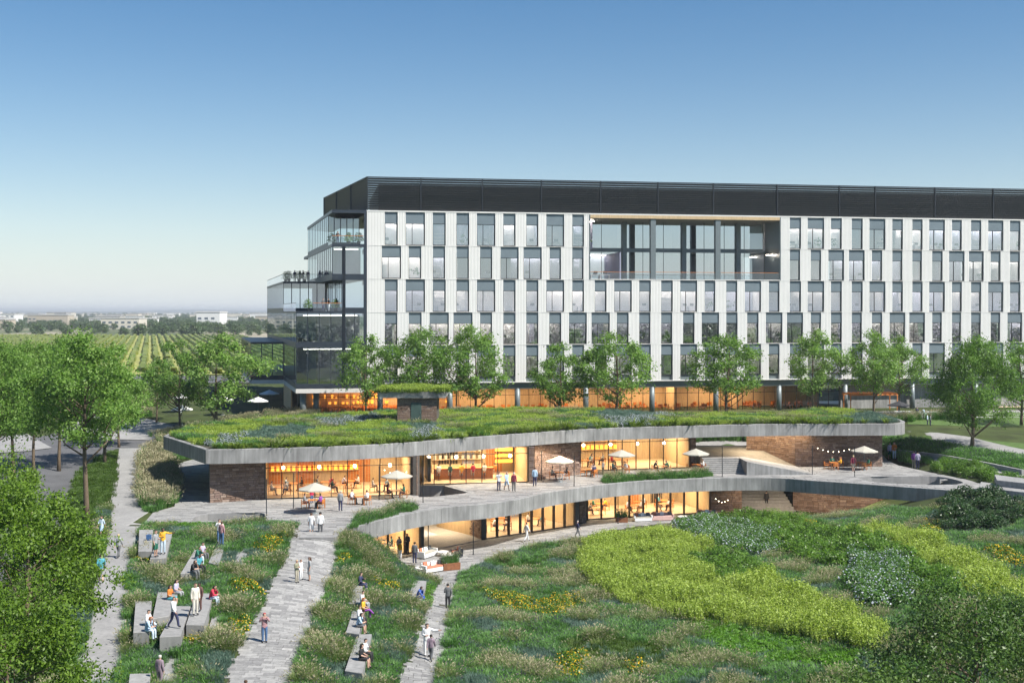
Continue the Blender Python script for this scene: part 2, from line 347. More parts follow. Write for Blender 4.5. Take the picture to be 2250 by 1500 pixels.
# plan of the deck and of the pavilion roof
DECK_FRONT = [(785,1156.6),(850,1139.8),(916.4,1125),(988.7,1113.8),(1058,1108),(1130,1099),(1200,1083),(1266,1073),(1341,1063),(1420,1056.5),(1500,1053),(1589,1050),(1702,1050),(1790,1056),(1878,1062),(1990,1070),(2099,1077.5)]
deck_front = smooth_line([G(a, b, 0) for a, b in DECK_FRONT], 1.0)
deck_right = [G(2180, 1090, 0), G(2270, 1108, 0), G(2270, 1090, 0), G(2200, 1072, 0), G(2120, 1052, 0), G(2040, 1036, 0), G(1975, 1022, 0), G(1950, 1010, 0), G(1942, 1000, 0)]
deck_back = [Vector((43, 141, 0)), Vector((20, 141, 0)), Vector((-6, 138, 0)), Vector((-22, 132, 0)), G(425, 1008, 0), G(372, 1022, 0), G(388, 1075, 0), G(382, 1112, 0), G(335, 1125, 0)]
deck_left = [G(312, 1152, 0), G(395, 1150, 0), G(470, 1152, 0), G(560, 1146, 0), G(655, 1148, 0), G(652, 1180, 0), G(738, 1180, 0), G(760, 1158, 0)]
DECK = [Vector(p[:2]) for p in (deck_front + deck_right + deck_back + deck_left)]
VOID1 = smooth_line([G(a, b, 0) for a, b in ((420,1144),(440,1131),(500,1127.5),(572,1126),(582,1131),(580,1141),(500,1144),(424,1145))], 0.6)
VOID2 = [G(a, b, 0) for a, b in ((918,1067),(975,1066.5),(1031,1082),(934,1093),(923,1092),(918,1088))]
VOID3 = smooth_line([G(a, b, 0) for a, b in ((1884,1050),(1915,1047),(1980,1046.5),(2060,1046.5),(2106,1055),(2116,1061),(2100,1064.5),(2040,1064.5),(1960,1062),(1910,1057))], 0.8)
VOIDS = [[Vector(p[:2]) for p in v] for v in (VOID1, VOID2, VOID3)]
ROOF_FRONT = [(452,1019),(520,1018),(581,1016.5),(668,1014),(740,1011.5),(812,1007.8),(904.7,1001.6),(988.7,993.7),(1081,985.8),(1173.6,978),(1274.7,970.5),(1384,965.5),(1500,962),(1626.7,958.5),(1747.6,957),(1850,956.8),(1936.5,956.5),(1966.7,956)]
ZS, ZT = 3.65, 4.93     # soffit and top of the roof edge
roof_front = smooth_line([G(a, b, ZS) for a, b in ROOF_FRONT], 1.0)
rf_right = smooth_line([G(1966.7, 956, ZS), G(1983, 954.5, ZS), G(1988, 950, ZS), Vector((44.2, 138, 0)), Vector((44.0, 143, 0)), Vector((41, 147, 0))], 1.2)
rf_back = smooth_line([Vector((41, 147, 0)), Vector((36, 146, 0)), Vector((32, 141, 0)), Vector((26, 139.8, 0)), Vector((19, 141, 0)), Vector((14, 146, 0)), Vector((5, 147.5, 0)), Vector((-10, 146, 0)), Vector((-22, 139.5, 0)), Vector((-33, 129, 0)), G(385, 975, ZS), G(359, 986, ZS)], 2.0)
rf_left = [G(359, 986, ZS), G(452, 1019, ZS)]
ROOF = [Vector(p[:2]) for p in roof_front[:-1]] + rf_right[:-1] + rf_back[:-1] + [Vector(rf_left[0][:2])]
FOOT += [([tuple(p) for p in DECK], -0.36), ([tuple(p) for p in ROOF], -0.36), ([tuple(p) for p in VOIDS[0]], -2.4), ([tuple(p) for p in VOIDS[2]], -4.3)]
COURTP = [(838,1206),(852,1226),(895,1246),(940,1256),(970,1272),(1009,1269),(1040,1249),(1090,1227),(1160,1206),(1290,1190),(1330,1169),(1440,1155),(1560,1146),(1760,1136),(1960,1134)]
FOOT += [([tuple(G(a, b, -4.4).xy) for a, b in COURTP] + [(37, 140), (18, 138), (-2, 126), (-16, 121), (-19, 110)], -4.43)]
# ------------------------------------------------------------------ ground
def graded(lo, hi, step, far_lo, far_hi):
    a = list(np.arange(lo, hi + .01, step)); s = step
    x = hi
    while x < far_hi: s *= 1.35; x += s; a.append(min(x, far_hi))
    s = step; x = lo
    while x > far_lo: s *= 1.35; x -= s; a.insert(0, max(x, far_lo))
    return np.array(a)
gx = graded(-84, 99, 1.0, -9000, 9000); gy = graded(31, 199, 1.0, -4000, 14000)
X, Y = np.meshgrid(gx, gy); Z = H(X, Y)
nx, ny = len(gx), len(gy)
vs = np.stack([X.ravel(), Y.ravel(), Z.ravel()], 1)
i = np.arange((nx) * (ny)).reshape(ny, nx)
fs = np.stack([i[:-1, :-1].ravel(), i[:-1, 1:].ravel(), i[1:, 1:].ravel(), i[1:, :-1].ravel()], 1)
me = bpy.data.meshes.new('ground'); me.from_pydata(vs.tolist(), [], fs.tolist()); me.polygons.foreach_set('use_smooth', [True] * len(fs))
gm, N, L, P = nodes('ground_mat'); P.inputs['Roughness'].default_value = 0.95; P.inputs['Specular IOR Level'].default_value = 0.2
ge = N.new('ShaderNodeNewGeometry'); sx = N.new('ShaderNodeSeparateXYZ'); L.new(ge.outputs['Position'], sx.inputs[0])
n1 = N.new('ShaderNodeTexNoise'); n1.inputs['Scale'].default_value = 0.35; n1.inputs['Detail'].default_value = 7; L.new(ge.outputs['Position'], n1.inputs['Vector'])
r1 = ramp(N, [(0.3, (0.03, 0.035, 0.014)), (0.55, (0.05, 0.07, 0.02)), (0.75, (0.075, 0.085, 0.03))]); L.new(n1.outputs[0], r1.inputs[0])
mpn = N.new('ShaderNodeMapping'); mpn.inputs['Scale'].default_value = (0.004, 0.0016, 1); L.new(ge.outputs['Position'], mpn.inputs[0])
n2 = N.new('ShaderNodeTexNoise'); n2.inputs['Scale'].default_value = 1.0; n2.inputs['Detail'].default_value = 8; n2.inputs['Roughness'].default_value = 0.7; L.new(mpn.outputs[0], n2.inputs['Vector'])
r2 = ramp(N, [(0.40, (0.04, 0.07, 0.035)), (0.50, (0.10, 0.12, 0.06)), (0.56, (0.30, 0.27, 0.20)), (0.64, (0.36, 0.33, 0.27)), (0.70, (0.07, 0.10, 0.05))]); L.new(n2.outputs[0], r2.inputs[0])
mr = N.new('ShaderNodeMapRange'); mr.inputs[1].default_value = 420; mr.inputs[2].default_value = 640; L.new(sx.outputs['Y'], mr.inputs[0])
mx = N.new('ShaderNodeMix'); mx.data_type = 'RGBA'; L.new(mr.outputs[0], mx.inputs[0]); L.new(r1.outputs[0], mx.inputs[6]); L.new(r2.outputs[0], mx.inputs[7]); L.new(mx.outputs[2], P.inputs['Base Color'])
me.materials.append(gm); tag(link('ground', me), kind='structure')
# ------------------------------------------------------------------ haze: pale air round camera and scene
hb = MB(); hb.box(-8500, 8500, -600, 13000, -6, 38)
hm = bpy.data.materials.new('haze_air'); hm.use_nodes = True; hn = hm.node_tree.nodes; hn.remove(hn['Principled BSDF'])
pv = hn.new('ShaderNodeVolumePrincipled'); pv.inputs['Color'].default_value = (0.93, 0.96, 1.0, 1); pv.inputs['Density'].default_value = 0.00018; pv.inputs['Anisotropy'].default_value = 0.2
hm.node_tree.links.new(pv.outputs[0], hn['Material Output'].inputs['Volume'])
tag(hb.build('haze', hm), kind='stuff')
# ------------------------------------------------------------------ office building
TH = math.radians(9.64); D0 = 157.0; X0 = (806 - CX) * D0 / F
U = Vector((math.cos(TH), math.sin(TH), 0)); Wv = Vector((-math.sin(TH), math.cos(TH), 0)); VS = Vector((-0.262, 0.965, 0))
C0 = Vector((X0, D0, 0))
def st(s, t, z): return C0 + U * s + Wv * t + Vector((0, 0, z))
def sv(s, t, z=0): return C0 + U * s + VS * t + Vector((0, 0, z))
def s_of(px):
    k = (px - CX) / F; return (k * D0 - X0) / (U.x - k * U.y)
FL = {2: 7.68, 3: 12.72, 4: 17.12, 5: 21.55, 6: 26.0, 7: 30.5}
L6 = [(845.5,873.5),(891.5,933.5),(951,979),(1003,1030.6),(1048,1088),(1106,1132.5),(1156.5,1182.6),(1200.6,1239.5),(1257.6,1283)]
R6 = [(1735.6,1760),(1774.8,1810.8),(1826,1849.6),(1871.8,1895.4),(1910.7,1945.3),(1961,1983.8),(2005,2027),(2042,2076),(2092,2113.4),(2134,2156),(2171.7,2204.6),(2219.5,2242)]
M4 = [(1307,1332.5),(1349.7,1388),(1404.8,1429.7),(1453,1478),(1495,1531.5),(1548.5,1571.5),(1596,1619.7),(1636.7,1672.3),(1689.6,1712.6)]
L5 = [(838.9,880.9),(898.2,925.4),(951.2,977.7),(1003.2,1030),(1055,1081.3),(1100,1139.2),(1150.5,1190),(1207.8,1232.5),(1257.6,1282)]
R5 = [(1735.6,1758),(1781.7,1804),(1820.5,1854.5),(1865.6,1899.6),(1916,1938.4),(1961,1982.8),(2005,2025.7),(2048.6,2071),(2085.7,2119),(2129.4,2161.3),(2177,2198.4),(2219.5,2241)]
L3 = [(845.5,872.8),(898.2,926),(944,985.9),(996.5,1037.8),(1055,1081),(1106,1132.5),(1156.5,1182.7),(1207,1233),(1250.4,1289),(1300,1339.7),(1355.5,1381),(1404.8,1429),(1453,1477),(1501,1525.8),(1542,1579.8),(1596,1620.4),(1642,1666.5),(1683,1719),(1729.4,1764.4),(1781.7,1804),(1826,1849.7),(1871.8,1893.7),(1916,1938.4),(1955,1989),(1998.4,2032.3),(2048.6,2069.4),(2092,2112),(2134,2155),(2177,2197.7),(2214,2246)]
ROWS = {6: (L6, R6), 5: (L5, R5), 4: (L6 + M4 + R6,), 3: (L3,), 2: (L6 + M4 + R6,)}
SEND = s_of(2250) + 22
office = empty('office_building', C0, 0, 'long five storey white panelled office block with dark louvred roof screen above the green roof', 'office building')
frS = lambda s, t, z: st(s, t, z)
def fluted(s0, s1, z0, z1):
    mb = MB(); n = max(3, int((s1 - s0) / 0.19)); pr = [(s0, 0.30)]
    for i in range(n):
        a = s0 + (s1 - s0) * i / n; w = (s1 - s0) / n
        pr += [(a + w * .12, -0.005), (a + w * .62, -0.005), (a + w * .72, 0.018), (a + w * .92, 0.018)]
    pr += [(s1, 0.30)]
    vs = []; k = len(pr)
    for z in (z0, z1): vs += [st(s, t, z) for s, t in pr]
    fs = [(i, i + 1, k + i + 1, k + i) for i in range(k - 1)] + [tuple(range(k))[::-1], tuple(range(k, 2 * k))]
    mb.add(vs, fs); return mb
def window(s0, s1, z0, z1):
    zs = z0 + (z1 - z0) * 0.655          # underside of the grey-blue panel
    w = MB(); fw = 0.07
    w.box(s0, s1, .20, .34, z0, z0 + fw, 0, frS); w.box(s0, s1, .20, .34, zs - fw, zs, 0, frS)
    w.box(s0, s0 + fw, .20, .34, z0 + fw, zs - fw, 0, frS); w.box(s1 - fw * 1.8, s1, .20, .34, z0 + fw, zs - fw, 0, frS)
    if s1 - s0 > 2.1: a = s0 + (s1 - s0) * 0.33; w.box(a, a + fw, .21, .33, z0 + fw, zs - fw, 0, frS)
    wo = wbuild(w, 'window', M['dark'], office)
    g = MB(); g.add([st(s0 + fw, .27, z0 + fw), st(s1 - fw, .27, z0 + fw), st(s1 - fw, .27, zs - fw), st(s0 + fw, .27, zs - fw)], [(0, 1, 2, 3)]); wbuild2(g, 'pane', M['glass'], wo)
    p = MB(); p.box(s0, s1, .16, .34, zs, z1, 0, frS); wbuild2(p, 'spandrel_panel', M['spandrel'], wo)
def wbuild2(mb, name, m, parent):          # child of a part that itself holds world coordinates
    return mb.build(name, m, parent)
sr0, sr1 = s_of(1297), s_of(1713.5)
for fl, groups in ROWS.items():
    z0 = FL[fl]; z1 = FL[fl + 1] - 0.05
    for gi, gr in enumerate(groups):
        W = [(s_of(a), s_of(b)) for a, b in gr]
        left = 0.0 if gi == 0 else sr1 + 0.15; right = sr0 - 0.15 if (gi == 0 and len(groups) == 2) else SEND
        if right == SEND:
            q = W[-1][1]
            for k in range(6): W.append((q + 1.3, q + (3.1 if k % 3 else 3.9))); q = W[-1][1]
        e = left
        for a, b in W:
            wbuild(fluted(e, a, z0, z1), 'fluted_panel', M['white'], office); window(a, b, z0 + (0.06 if fl > 2 else 0.7), z1); e = b
        wbuild(fluted(e, right, z0, z1), 'fluted_panel', M['white'], office)
# floor lines, bottom edge, sill band of the lowest row
b = MB()
for fl in (3, 4, 5, 6):
    for a, c in ((0, sr0 - .15), (sr1 + .15, SEND)) if fl == 6 else ((0, SEND),): b.box(a, c, -.03, .36, FL[fl] - .05, FL[fl], 0, frS)
b.box(0, SEND, -.04, .36, FL[2] - .10, FL[2], 0, frS); b.box(0, SEND, -.03, .36, 30.45, 30.62, 0, frS)
wbuild(b, 'floor_line', M['white'], office)
b = MB(); b.box(0, SEND, .37, .5, FL[2] - .9, FL[2] - .101, 0, frS); b.box(0, SEND, .355, .5, FL[2] + .0, FL[2] + .7, 0, frS); wbuild(b, 'base_band', M['steel'], office)
b = MB()
for fl in (2, 3, 4, 5, 6, 7):
    z = FL[fl]
    if fl == 6:
        b.box(0, sr0, .45, 14, z - .55, z + .02, 0, frS); b.box(sr1, SEND, .45, 14, z - .55, z + .02, 0, frS); b.box(sr0, sr1, 6.2, 14, z - .55, z + .02, 0, frS)
    else: b.box(0, SEND, .45, 14, z - .55, z + .02, 0, frS)
wbuild(b, 'floor_slab', M['ofloor'], office)
rr = random.Random(3)
strips, desks, greens, screens = MB(), MB(), MB(), MB()
def inw(m, *a):
    b = MB(); b.box(*a, 0, frS); wbuild(b, 'inner_wall', M[m], office)
for fl in (2, 3, 4, 5, 6):
    z = FL[fl] + .02; zt = FL[fl + 1] - .56; s = 0.4
    while s < SEND:
        ln = rr.uniform(3.2, 9); e = min(s + ln, SEND); t = rr.uniform(4.2, 9.5)
        inrec = fl >= 5 and s > sr0 - 2 and e < sr1 + 2
        if inrec: t = 11
        inw('owall' if rr.random() < .6 else 'owall2', s, e, t, t + .15, z, zt)
        if rr.random() < .5 and not inrec: inw('owall' if rr.random() < .5 else 'owall2', e - .07, e + .07, 1.4, t - .01, z, zt)
        if rr.random() < .75 and not inrec: strips.box(s + .3, e - .3, t - .55, t - .40, zt - .16, zt - .08, 0, frS)
        if rr.random() < .55 and not inrec: strips.box(s + .3, e - .3, 2.6, 2.72, zt - .24, zt - .16, 0, frS)
        if not inrec:
            for k in range(rr.randint(1, 3)):
                a = rr.uniform(s, e - 1.5); tt = rr.uniform(1.2, 3.5); desks.box(a, a + 1.5, tt, tt + .7, z + .70, z + .75, 0, frS); desks.box(a + .1, a + .16, tt, tt + .7, z, z + .70, 0, frS); desks.box(a + 1.34, a + 1.4, tt, tt + .7, z, z + .70, 0, frS)
                screens.box(a + .5, a + 1.05, tt + .3, tt + .34, z + .85, z + 1.2, 0, frS)
            if rr.random() < .5:
                for q in range(4): desks.box(s + .4, s + 2.4, t - .4, t - .02, z + .5 + q * .5, z + .54 + q * .5, 0, frS)
            if rr.random() < .45:
                a = rr.uniform(s, e); 
                for q in range(26):
                    c = st(a + rr.gauss(0, .3), 1.4 + rr.gauss(0, .25), z + .6 + rr.random() * 1.0); d = Vector((rr.gauss(0, .14), rr.gauss(0, .1), rr.gauss(0, .12))); f2 = Vector((rr.gauss(0, .1), rr.gauss(0, .1), rr.gauss(0, .12))); greens.add([c - d, c + f2, c + d, c - f2], [(0, 1, 2, 3)])
        s = e
o = wbuild(strips, 'ceiling_light_strips', M['strip'], office); o['kind'] = 'stuff'
o = wbuild(desks, 'desk_furniture', M['owall'], office); o['kind'] = 'stuff'
o = wbuild(screens, 'computer_screens', M['dark'], office); o['kind'] = 'stuff'
M['houseplant'] = mat_leaf('houseplant', [(0, (0.02, 0.05, 0.015)), (1, (0.05, 0.11, 0.03))])
o = wbuild(greens, 'indoor_plants', M['houseplant'], office); o['kind'] = 'stuff'
# two storey loggia
za, zb = FL[5], 30.0; zf = FL[5] + .02
for a in (sr0 - .15, sr1): b = MB(); b.box(a, a + .15, -.03, 6, za, 30.45, 0, frS); wbuild(b, 'loggia_side', M['steel'], office)
b = MB(); b.box(sr0, sr1, -.02, 6, zb, zb + .44, 0, frS); wbuild(b, 'loggia_soffit', M['wood'], office)
b = MB(); b.box(sr0, sr1, -.03, .45, zf - .07, zf + .06, 0, frS); wbuild(b, 'loggia_kerb', M['white'], office)
b = MB()
for px in (1436, 1578.5):
    s = s_of(px); b.box(s - .36, s + .36, .1, .8, za, zb, 0, frS)
for px in (1395, 1530, 1653):
    s = s_of(px); b.box(s - .3, s + .3, 5.3, 5.74, za, zb, 0, frS)
b.box(sr0, sr1, 5.6, 6.05, FL[6] - .35, FL[6] + .15, 0, frS)
wbuild(b, 'loggia_column', M['steel'], office)
for z0, z1 in ((za + .02, FL[6] - .35), (FL[6] + .15, zb)):
    n = 9
    for k in range(n):
        a = sr0 + (sr1 - sr0) * k / n; c = sr0 + (sr1 - sr0) * (k + 1) / n
        g = MB(); g.box(c - .05, c, 5.75, 5.9, z0, z1, 0, frS); g.box(a, c - .05, 5.75, 5.9, z0, z0 + .06, 0, frS); w = wbuild(g, 'window', M['dark'], office)
        g = MB(); g.add([st(a, 5.8, z0), st(c, 5.8, z0), st(c, 5.8, z1), st(a, 5.8, z1)], [(0, 1, 2, 3)]); wbuild2(g, 'pane', M['glass_l'], w)
b = MB(); b.box(sr0, sr1, .18, .24, zf + 1.02, zf + 1.08, 0, frS); rl = wbuild(b, 'railing', M['orange'], office)
g = MB(); g.add([st(sr0, .21, zf + .05), st(sr1, .21, zf + .05), st(sr1, .21, zf + 1.02), st(sr0, .21, zf + 1.02)], [(0, 1, 2, 3)]); wbuild2(g, 'pane', M['rail_glass'], rl)
# roof and louvre screen
b = MB(); b.box(-4, SEND, .4, 30, 30.2, 30.47, 0, frS); wbuild(b, 'roof', M['steel'], office)
b = MB(); b.box(1.6, SEND - 3, 1.5, 26, 30.47, 34.2, 0, frS); wbuild(b, 'plant_room', M['dark'], office)
bays = [s_of(p) for p in (808, 925, 1060, 1190, 1320, 1446, 1568, 1708, 1845, 1924, 2055, 2183)]; bays += [bays[-1] + 8.9, bays[-1] + 17.8]
ZL0, ZL1, NB = 30.72, 34.95, 14
blade_cache = {}
def blade_mesh(ln):
    k = round(ln, 2)
    if k not in blade_cache:
        m = MB(); m.hexa([(0, .09, -.125), (ln, .09, -.125), (ln, .13, -.125), (0, .13, -.125)], [(0, .0, .125), (ln, .0, .125), (ln, .05, .125), (0, .05, .125)])
        blade_cache[k] = m.mesh('louver_blade', M['louver'])
    return blade_cache[k]
ang = math.atan2(U.y, U.x); pm = MB(); OL = Vector(office.location)
for a, c in zip(bays[:-1], bays[1:]):
    for k in range(NB):
        z = ZL0 + (ZL1 - ZL0) * (k + .5) / NB; p = st(a + .08, .06, z)
        link('louver_blade', blade_mesh(c - a - .16), office, p - OL, ang)
    pm.box(a - .07, a + .07, 0.0, .3, 30.6, ZL1 + .05, 0, frS)
pm.box(bays[0] - .07, bays[-1], 0.02, .22, ZL1 + .02, ZL1 + .14, 0, frS)
# side of the screen
SA = Vector((-0.335, 0.942, 0)); P0 = st(bays[0] - .05, .1, 0); sang = math.atan2(SA.y, SA.x); tt = [0, 10.5, 21, 31]
for a, c in zip(tt[:-1], tt[1:]):
    for k in range(NB):
        z = ZL0 + (ZL1 - ZL0) * (k + .5) / NB; p = P0 + SA * (c - .08); p.z = z
        link('louver_blade', blade_mesh(c - a - .16), office, p - OL, sang + math.pi)
    q = P0 + SA * c; pm.box(q.x - .09, q.x + .09, q.y - .09, q.y + .09, 30.6, ZL1 + .05)
e0, e1 = P0, P0 + SA * 31; nn = Vector((-SA.y, SA.x, 0)) * .1
pm.prism([e0 - nn, e1 - nn, e1 + nn, e0 + nn], ZL1 + .02, ZL1 + .14)
wbuild(pm, 'screen_post', M['dark'], office)
# ground floor: columns, glazing, inside
ZG = 3.2
for px in (836, 990, 1139, 1290, 1436, 1577, 1716, 1862, 2010, 2150):
    b = MB(); s = s_of(px); b.tube([st(s, .75, ZG - .3), st(s, .75, FL[2] - .9)], .38, 14); wbuild(b, 'column', M['steel'], office, True)
b = MB(); b.box(-6, SEND, .5, 16, FL[2] - 1.0, FL[2] - .56, 0, frS); wbuild(b, 'soffit', M['ceil'], office)
b = MB(); b.box(-9, SEND, .2, 16, ZG - .4, ZG + .03, 0, frS); wbuild(b, 'ground_floor_slab', M['woodfloor'], office)
b = MB(); b.box(s_of(1858), SEND, 1.6, 2.0, ZG, FL[2] - 1.0, 0, frS); wbuild(b, 'rendered_wall', M['concrete'], office)
b = MB(); b.box(-8, s_of(1858), 9, 9.2, ZG, FL[2] - 1, 0, frS)
for px in (1010, 1220, 1500, 1640): s = s_of(px); b.box(s - .1, s + .1, 3.5, 9, ZG, FL[2] - 1, 0, frS)
wbuild(b, 'timber_wall', M['wood'], office)
sg0 = s_of(690); sg1 = s_of(1858); n = 46
for k in range(n):
    a = sg0 + (sg1 - sg0) * k / n; c = sg0 + (sg1 - sg0) * (k + 1) / n; z0, z1 = ZG + .03, FL[2] - 1.0
    g = MB(); g.box(c - .05, c, 2.0, 2.15, z0, z1, 0, frS); g.box(a, c - .05, 2.0, 2.15, z0, z0 + .06, 0, frS); g.box(a, c - .05, 2.02, 2.12, z0 + 2.5, z0 + 2.56, 0, frS); w = wbuild(g, 'window', M['bronze'], office)
    g = MB(); g.add([st(a, 2.07, z0), st(c, 2.07, z0), st(c, 2.07, z1), st(a, 2.07, z1)], [(0, 1, 2, 3)]); wbuild2(g, 'pane', M['glass_p'], w)
# orange seating and shelves inside the ground floor
oc, al = MB(), MB()
for k in range(420):
    s = rr.uniform(-7, 6) if k < 260 else rr.uniform(6, sg1 - 1); t = rr.uniform(3, 8.5); a = rr.random() * 6.28; ca, sa = math.cos(a), math.sin(a)
    fr = lambda x, y, z, s=s, t=t, ca=ca, sa=sa: st(s + x * ca - y * sa, t + x * sa + y * ca, ZG + .03 + z)
    oc.box(-.25, .25, -.25, .25, .40, .47, 0, fr); oc.box(-.25, .25, .2, .26, .47, .85, 0, fr)
    for x in (-.22, .18):
        for y in (-.22, .18): oc.box(x, x + .04, y, y + .04, 0, .40, 0, fr)
for k in range(120):
    if rr.random() < .5: continue
    s = -7 + (k % 40) * .5 + rr.uniform(-.1, .1); z = ZG + 1.1 + (k // 40) * .8; al.box(s, s + rr.uniform(.15, .4), 8.6, 8.95, z, z + rr.uniform(.2, .5), 0, frS)
o = wbuild(oc, 'canteen_chairs', M['orange'], office); o['kind'] = 'stuff'; o = wbuild(al, 'amber_shelf_lights', M['amberlamp'], office); o['kind'] = 'stuff'
def area(name, loc, sx, sy, power, col=(1.0, 0.72, 0.42), rz=0.0):
    l = bpy.data.lights.new(name, 'AREA'); l.shape = 'RECTANGLE'; l.size = sx; l.size_y = sy; l.energy = power; l.color = col
    o = bpy.data.objects.new(name, l); COL.objects.link(o); o.location = loc; o.rotation_euler = (0, 0, rz); return o
for s in (-3, 6, 17, 28, 40, 52): area('ceiling_lamp', st(s, 5.5, FL[2] - 1.05), 9, 4, 640, (1.0, 0.66, 0.36), ang)
# ---- glass boxes stepping out at the left end
def seg_glass(p, q, z0, z1, nb, band=.6, mw=.11, gm='glass_s', fname='glazed_front'):
    """one glazed face: edge bands and posts, a pane between each pair of posts"""
    p, q = Vector(p[:2]), Vector(q[:2]); d = (q - p); ln = d.length; d.normalize(); nrm = Vector((d.y, -d.x))
    fr = lambda x, y, z: Vector((p.x + d.x * x - nrm.x * y, p.y + d.y * x - nrm.y * y, z))
    b = MB(); b.box(0, ln, -.02, .12, z0, z0 + band, 0, fr); b.box(0, ln, -.02, .12, z1 - .18, z1, 0, fr)
    for k in range(nb + 1):
        x = ln * k / nb; w = .16 if k in (0, nb) else mw; b.box(max(0, x - w / 2), min(ln, x + w / 2), .0, .05, z0 + band, z1 - .18, 0, fr)
    o = wbuild(b, fname, M['navy'], office)
    for k in range(nb):
        g = MB(); g.add([fr(ln * k / nb, .03, z0 + band), fr(ln * (k + 1) / nb, .03, z0 + band), fr(ln * (k + 1) / nb, .03, z1 - .18), fr(ln * k / nb, .03, z1 - .18)], [(0, 1, 2, 3)]); wbuild2(g, 'pane', M[gm], o)
    return o
SB = -9.27; SN = -4.55; Z2, Z3, Z4, Z5, Z6, Z7 = 7.07, 12.6, 17.1, 21.55, 26.0, 30.5
post = MB(); post.box(-.35, 0, -.02, .4, Z2, Z7, 0, frS)
for s in (-3.05, -3.05): post.box(s - .18, s + .18, -.0, .35, Z2, Z6, 0, frS)
wbuild(post, 'corner_post', M['navy'], office)
for z0, z1 in ((Z2, Z3), (Z3, Z4)):
    seg_glass(sv(SB, 0), sv(-3.2, 0), z0, z1, 4); seg_glass(sv(-2.87, 0), sv(-.35, 0), z0, z1, 2)
seg_glass(sv(SB, 21.3), sv(SB, 0.02), Z2, Z3, 12); seg_glass(sv(SB, 60), sv(SB, 0.02), Z3, Z4, 26)
smb = Vector(sv(SB, 21.3)); lf = Vector((smb.x - 4.9, smb.y, 0)); lb = lf + VS * 33
seg_glass(lf, smb - Vector((.02, 0, 0)), Z2, Z3, 3); seg_glass(lb, lf, Z2, Z3, 16)
seg_glass(sv(-2.87, 0), sv(-.35, 0), Z4, Z5, 1); seg_glass(sv(-3.05, 20), sv(-3.05, .1), Z4, Z5, 8)
t4 = 22; fr4 = Vector(sv(SB, t4)); f4r = Vector(sv(-3.2, 20.5))
seg_glass(fr4, f4r, Z4, Z5, 5); seg_glass(sv(SB, 60), sv(SB, t4), Z4, Z5, 18)
seg_glass(sv(SN, 0), sv(-3.2, 0), Z5, Z6, 1); seg_glass(sv(-2.87, 0), sv(-.35, 0), Z5, Z6, 1); seg_glass(sv(SN, 33.5), sv(SN, .02), Z5, Z6, 14)
seg_glass(sv(SN, 5), sv(-.35, 4.6), Z6, Z7, 5); seg_glass(sv(SN, 33.5), sv(SN, 5.02), Z6, Z7, 12)
sl = MB()
def polyst(L): return [(p.x, p.y) for p in L]
sl.prism(polyst([sv(SB + .05, .05), sv(-.0, .05), sv(0, 60), sv(SB + .05, 60)]), Z2 - .05, Z2 + .5)
sl.prism(polyst([lf + Vector((.05, .05, 0)), smb, Vector(sv(SB, 54)), lb]), Z2 - .05, Z2 + .5)
sl.prism(polyst([sv(SB + .05, .05), sv(0, .05), sv(0, 60), sv(SB + .05, 60)]), Z3 - .15, Z3 + .4)
sl.prism(polyst([lf, smb, Vector(sv(SB, 54)), lb]), Z3 - .25, Z3 + .06)
sl.prism(polyst([sv(SB + .05, .05), sv(0, .05), sv(0, 60), sv(SB + .05, 60)]), Z4 - .15, Z4 + .12)
sl.prism(polyst([sv(SB - .05, t4 - .1), sv(0, t4 - .1), sv(0, 60), sv(SB - .05, 60)]), Z5 - .2, Z5 + .12)
sl.prism(polyst([sv(SN - .05, .0), sv(0, .0), sv(0, t4 - .1), sv(SN - .05, t4 - .1)]), Z5 - .2, Z5 + .12)
sl.prism(polyst([sv(SN - .05, -.03), sv(-.35, -.03), sv(0, 40), sv(SN - .05, 40)]), Z6 - .28, Z6 + .12)
sl.prism(polyst([sv(SN - .05, -.03), sv(-.0, -.03), sv(0, 40), sv(SN - .05, 34)]), Z7 - .3, Z7 + .12)
wbuild(sl, 'box_floor_slab', M['navy'], office)
b = MB(); b.prism(polyst([sv(SB, -.02), sv(-.0, -.02), sv(0, 22), sv(SB, 22)]), Z2 - .62, Z2 - .05); b.prism(polyst([lf, smb, Vector(sv(SB, 54)), lb]), Z2 - .62, Z2 - .05); wbuild(b, 'box_soffit', M['ceil'], office)
b = MB()
for z0, z1, ss, t0 in ((Z2, Z3, -6, 6), (Z3, Z4, -6, 7), (Z5, Z6, -2.5, 6)):
    b.prism(polyst([sv(ss, t0), sv(0, t0), sv(0, t0 + .2), sv(ss, t0 + .2)]), z0 + .5, z1 - .3)
    b.prism(polyst([sv(ss, t0), sv(ss + .2, t0), sv(ss + .2, 40), sv(ss, 40)]), z0 + .5, z1 - .3)
b.prism(polyst([sv(-1.5, t4 + 5), sv(-1.3, t4 + 5), sv(-1.3, 58), sv(-1.5, 58)]), Z4 + .2, Z5 - .3)
wbuild(b, 'inner_wall', M['owall2'], office)
b = MB()
for z1, ss, t0 in ((Z3, -8, 3), (Z4, -8, 3.5), (Z6, -4, 2.5)): b.prism(polyst([sv(ss, t0), sv(-.8, t0), sv(-.8, t0 + .15), sv(ss, t0 + .15)]), z1 - .5, z1 - .42)
wbuild(b, 'ceiling_light', M['strip_s'], office)
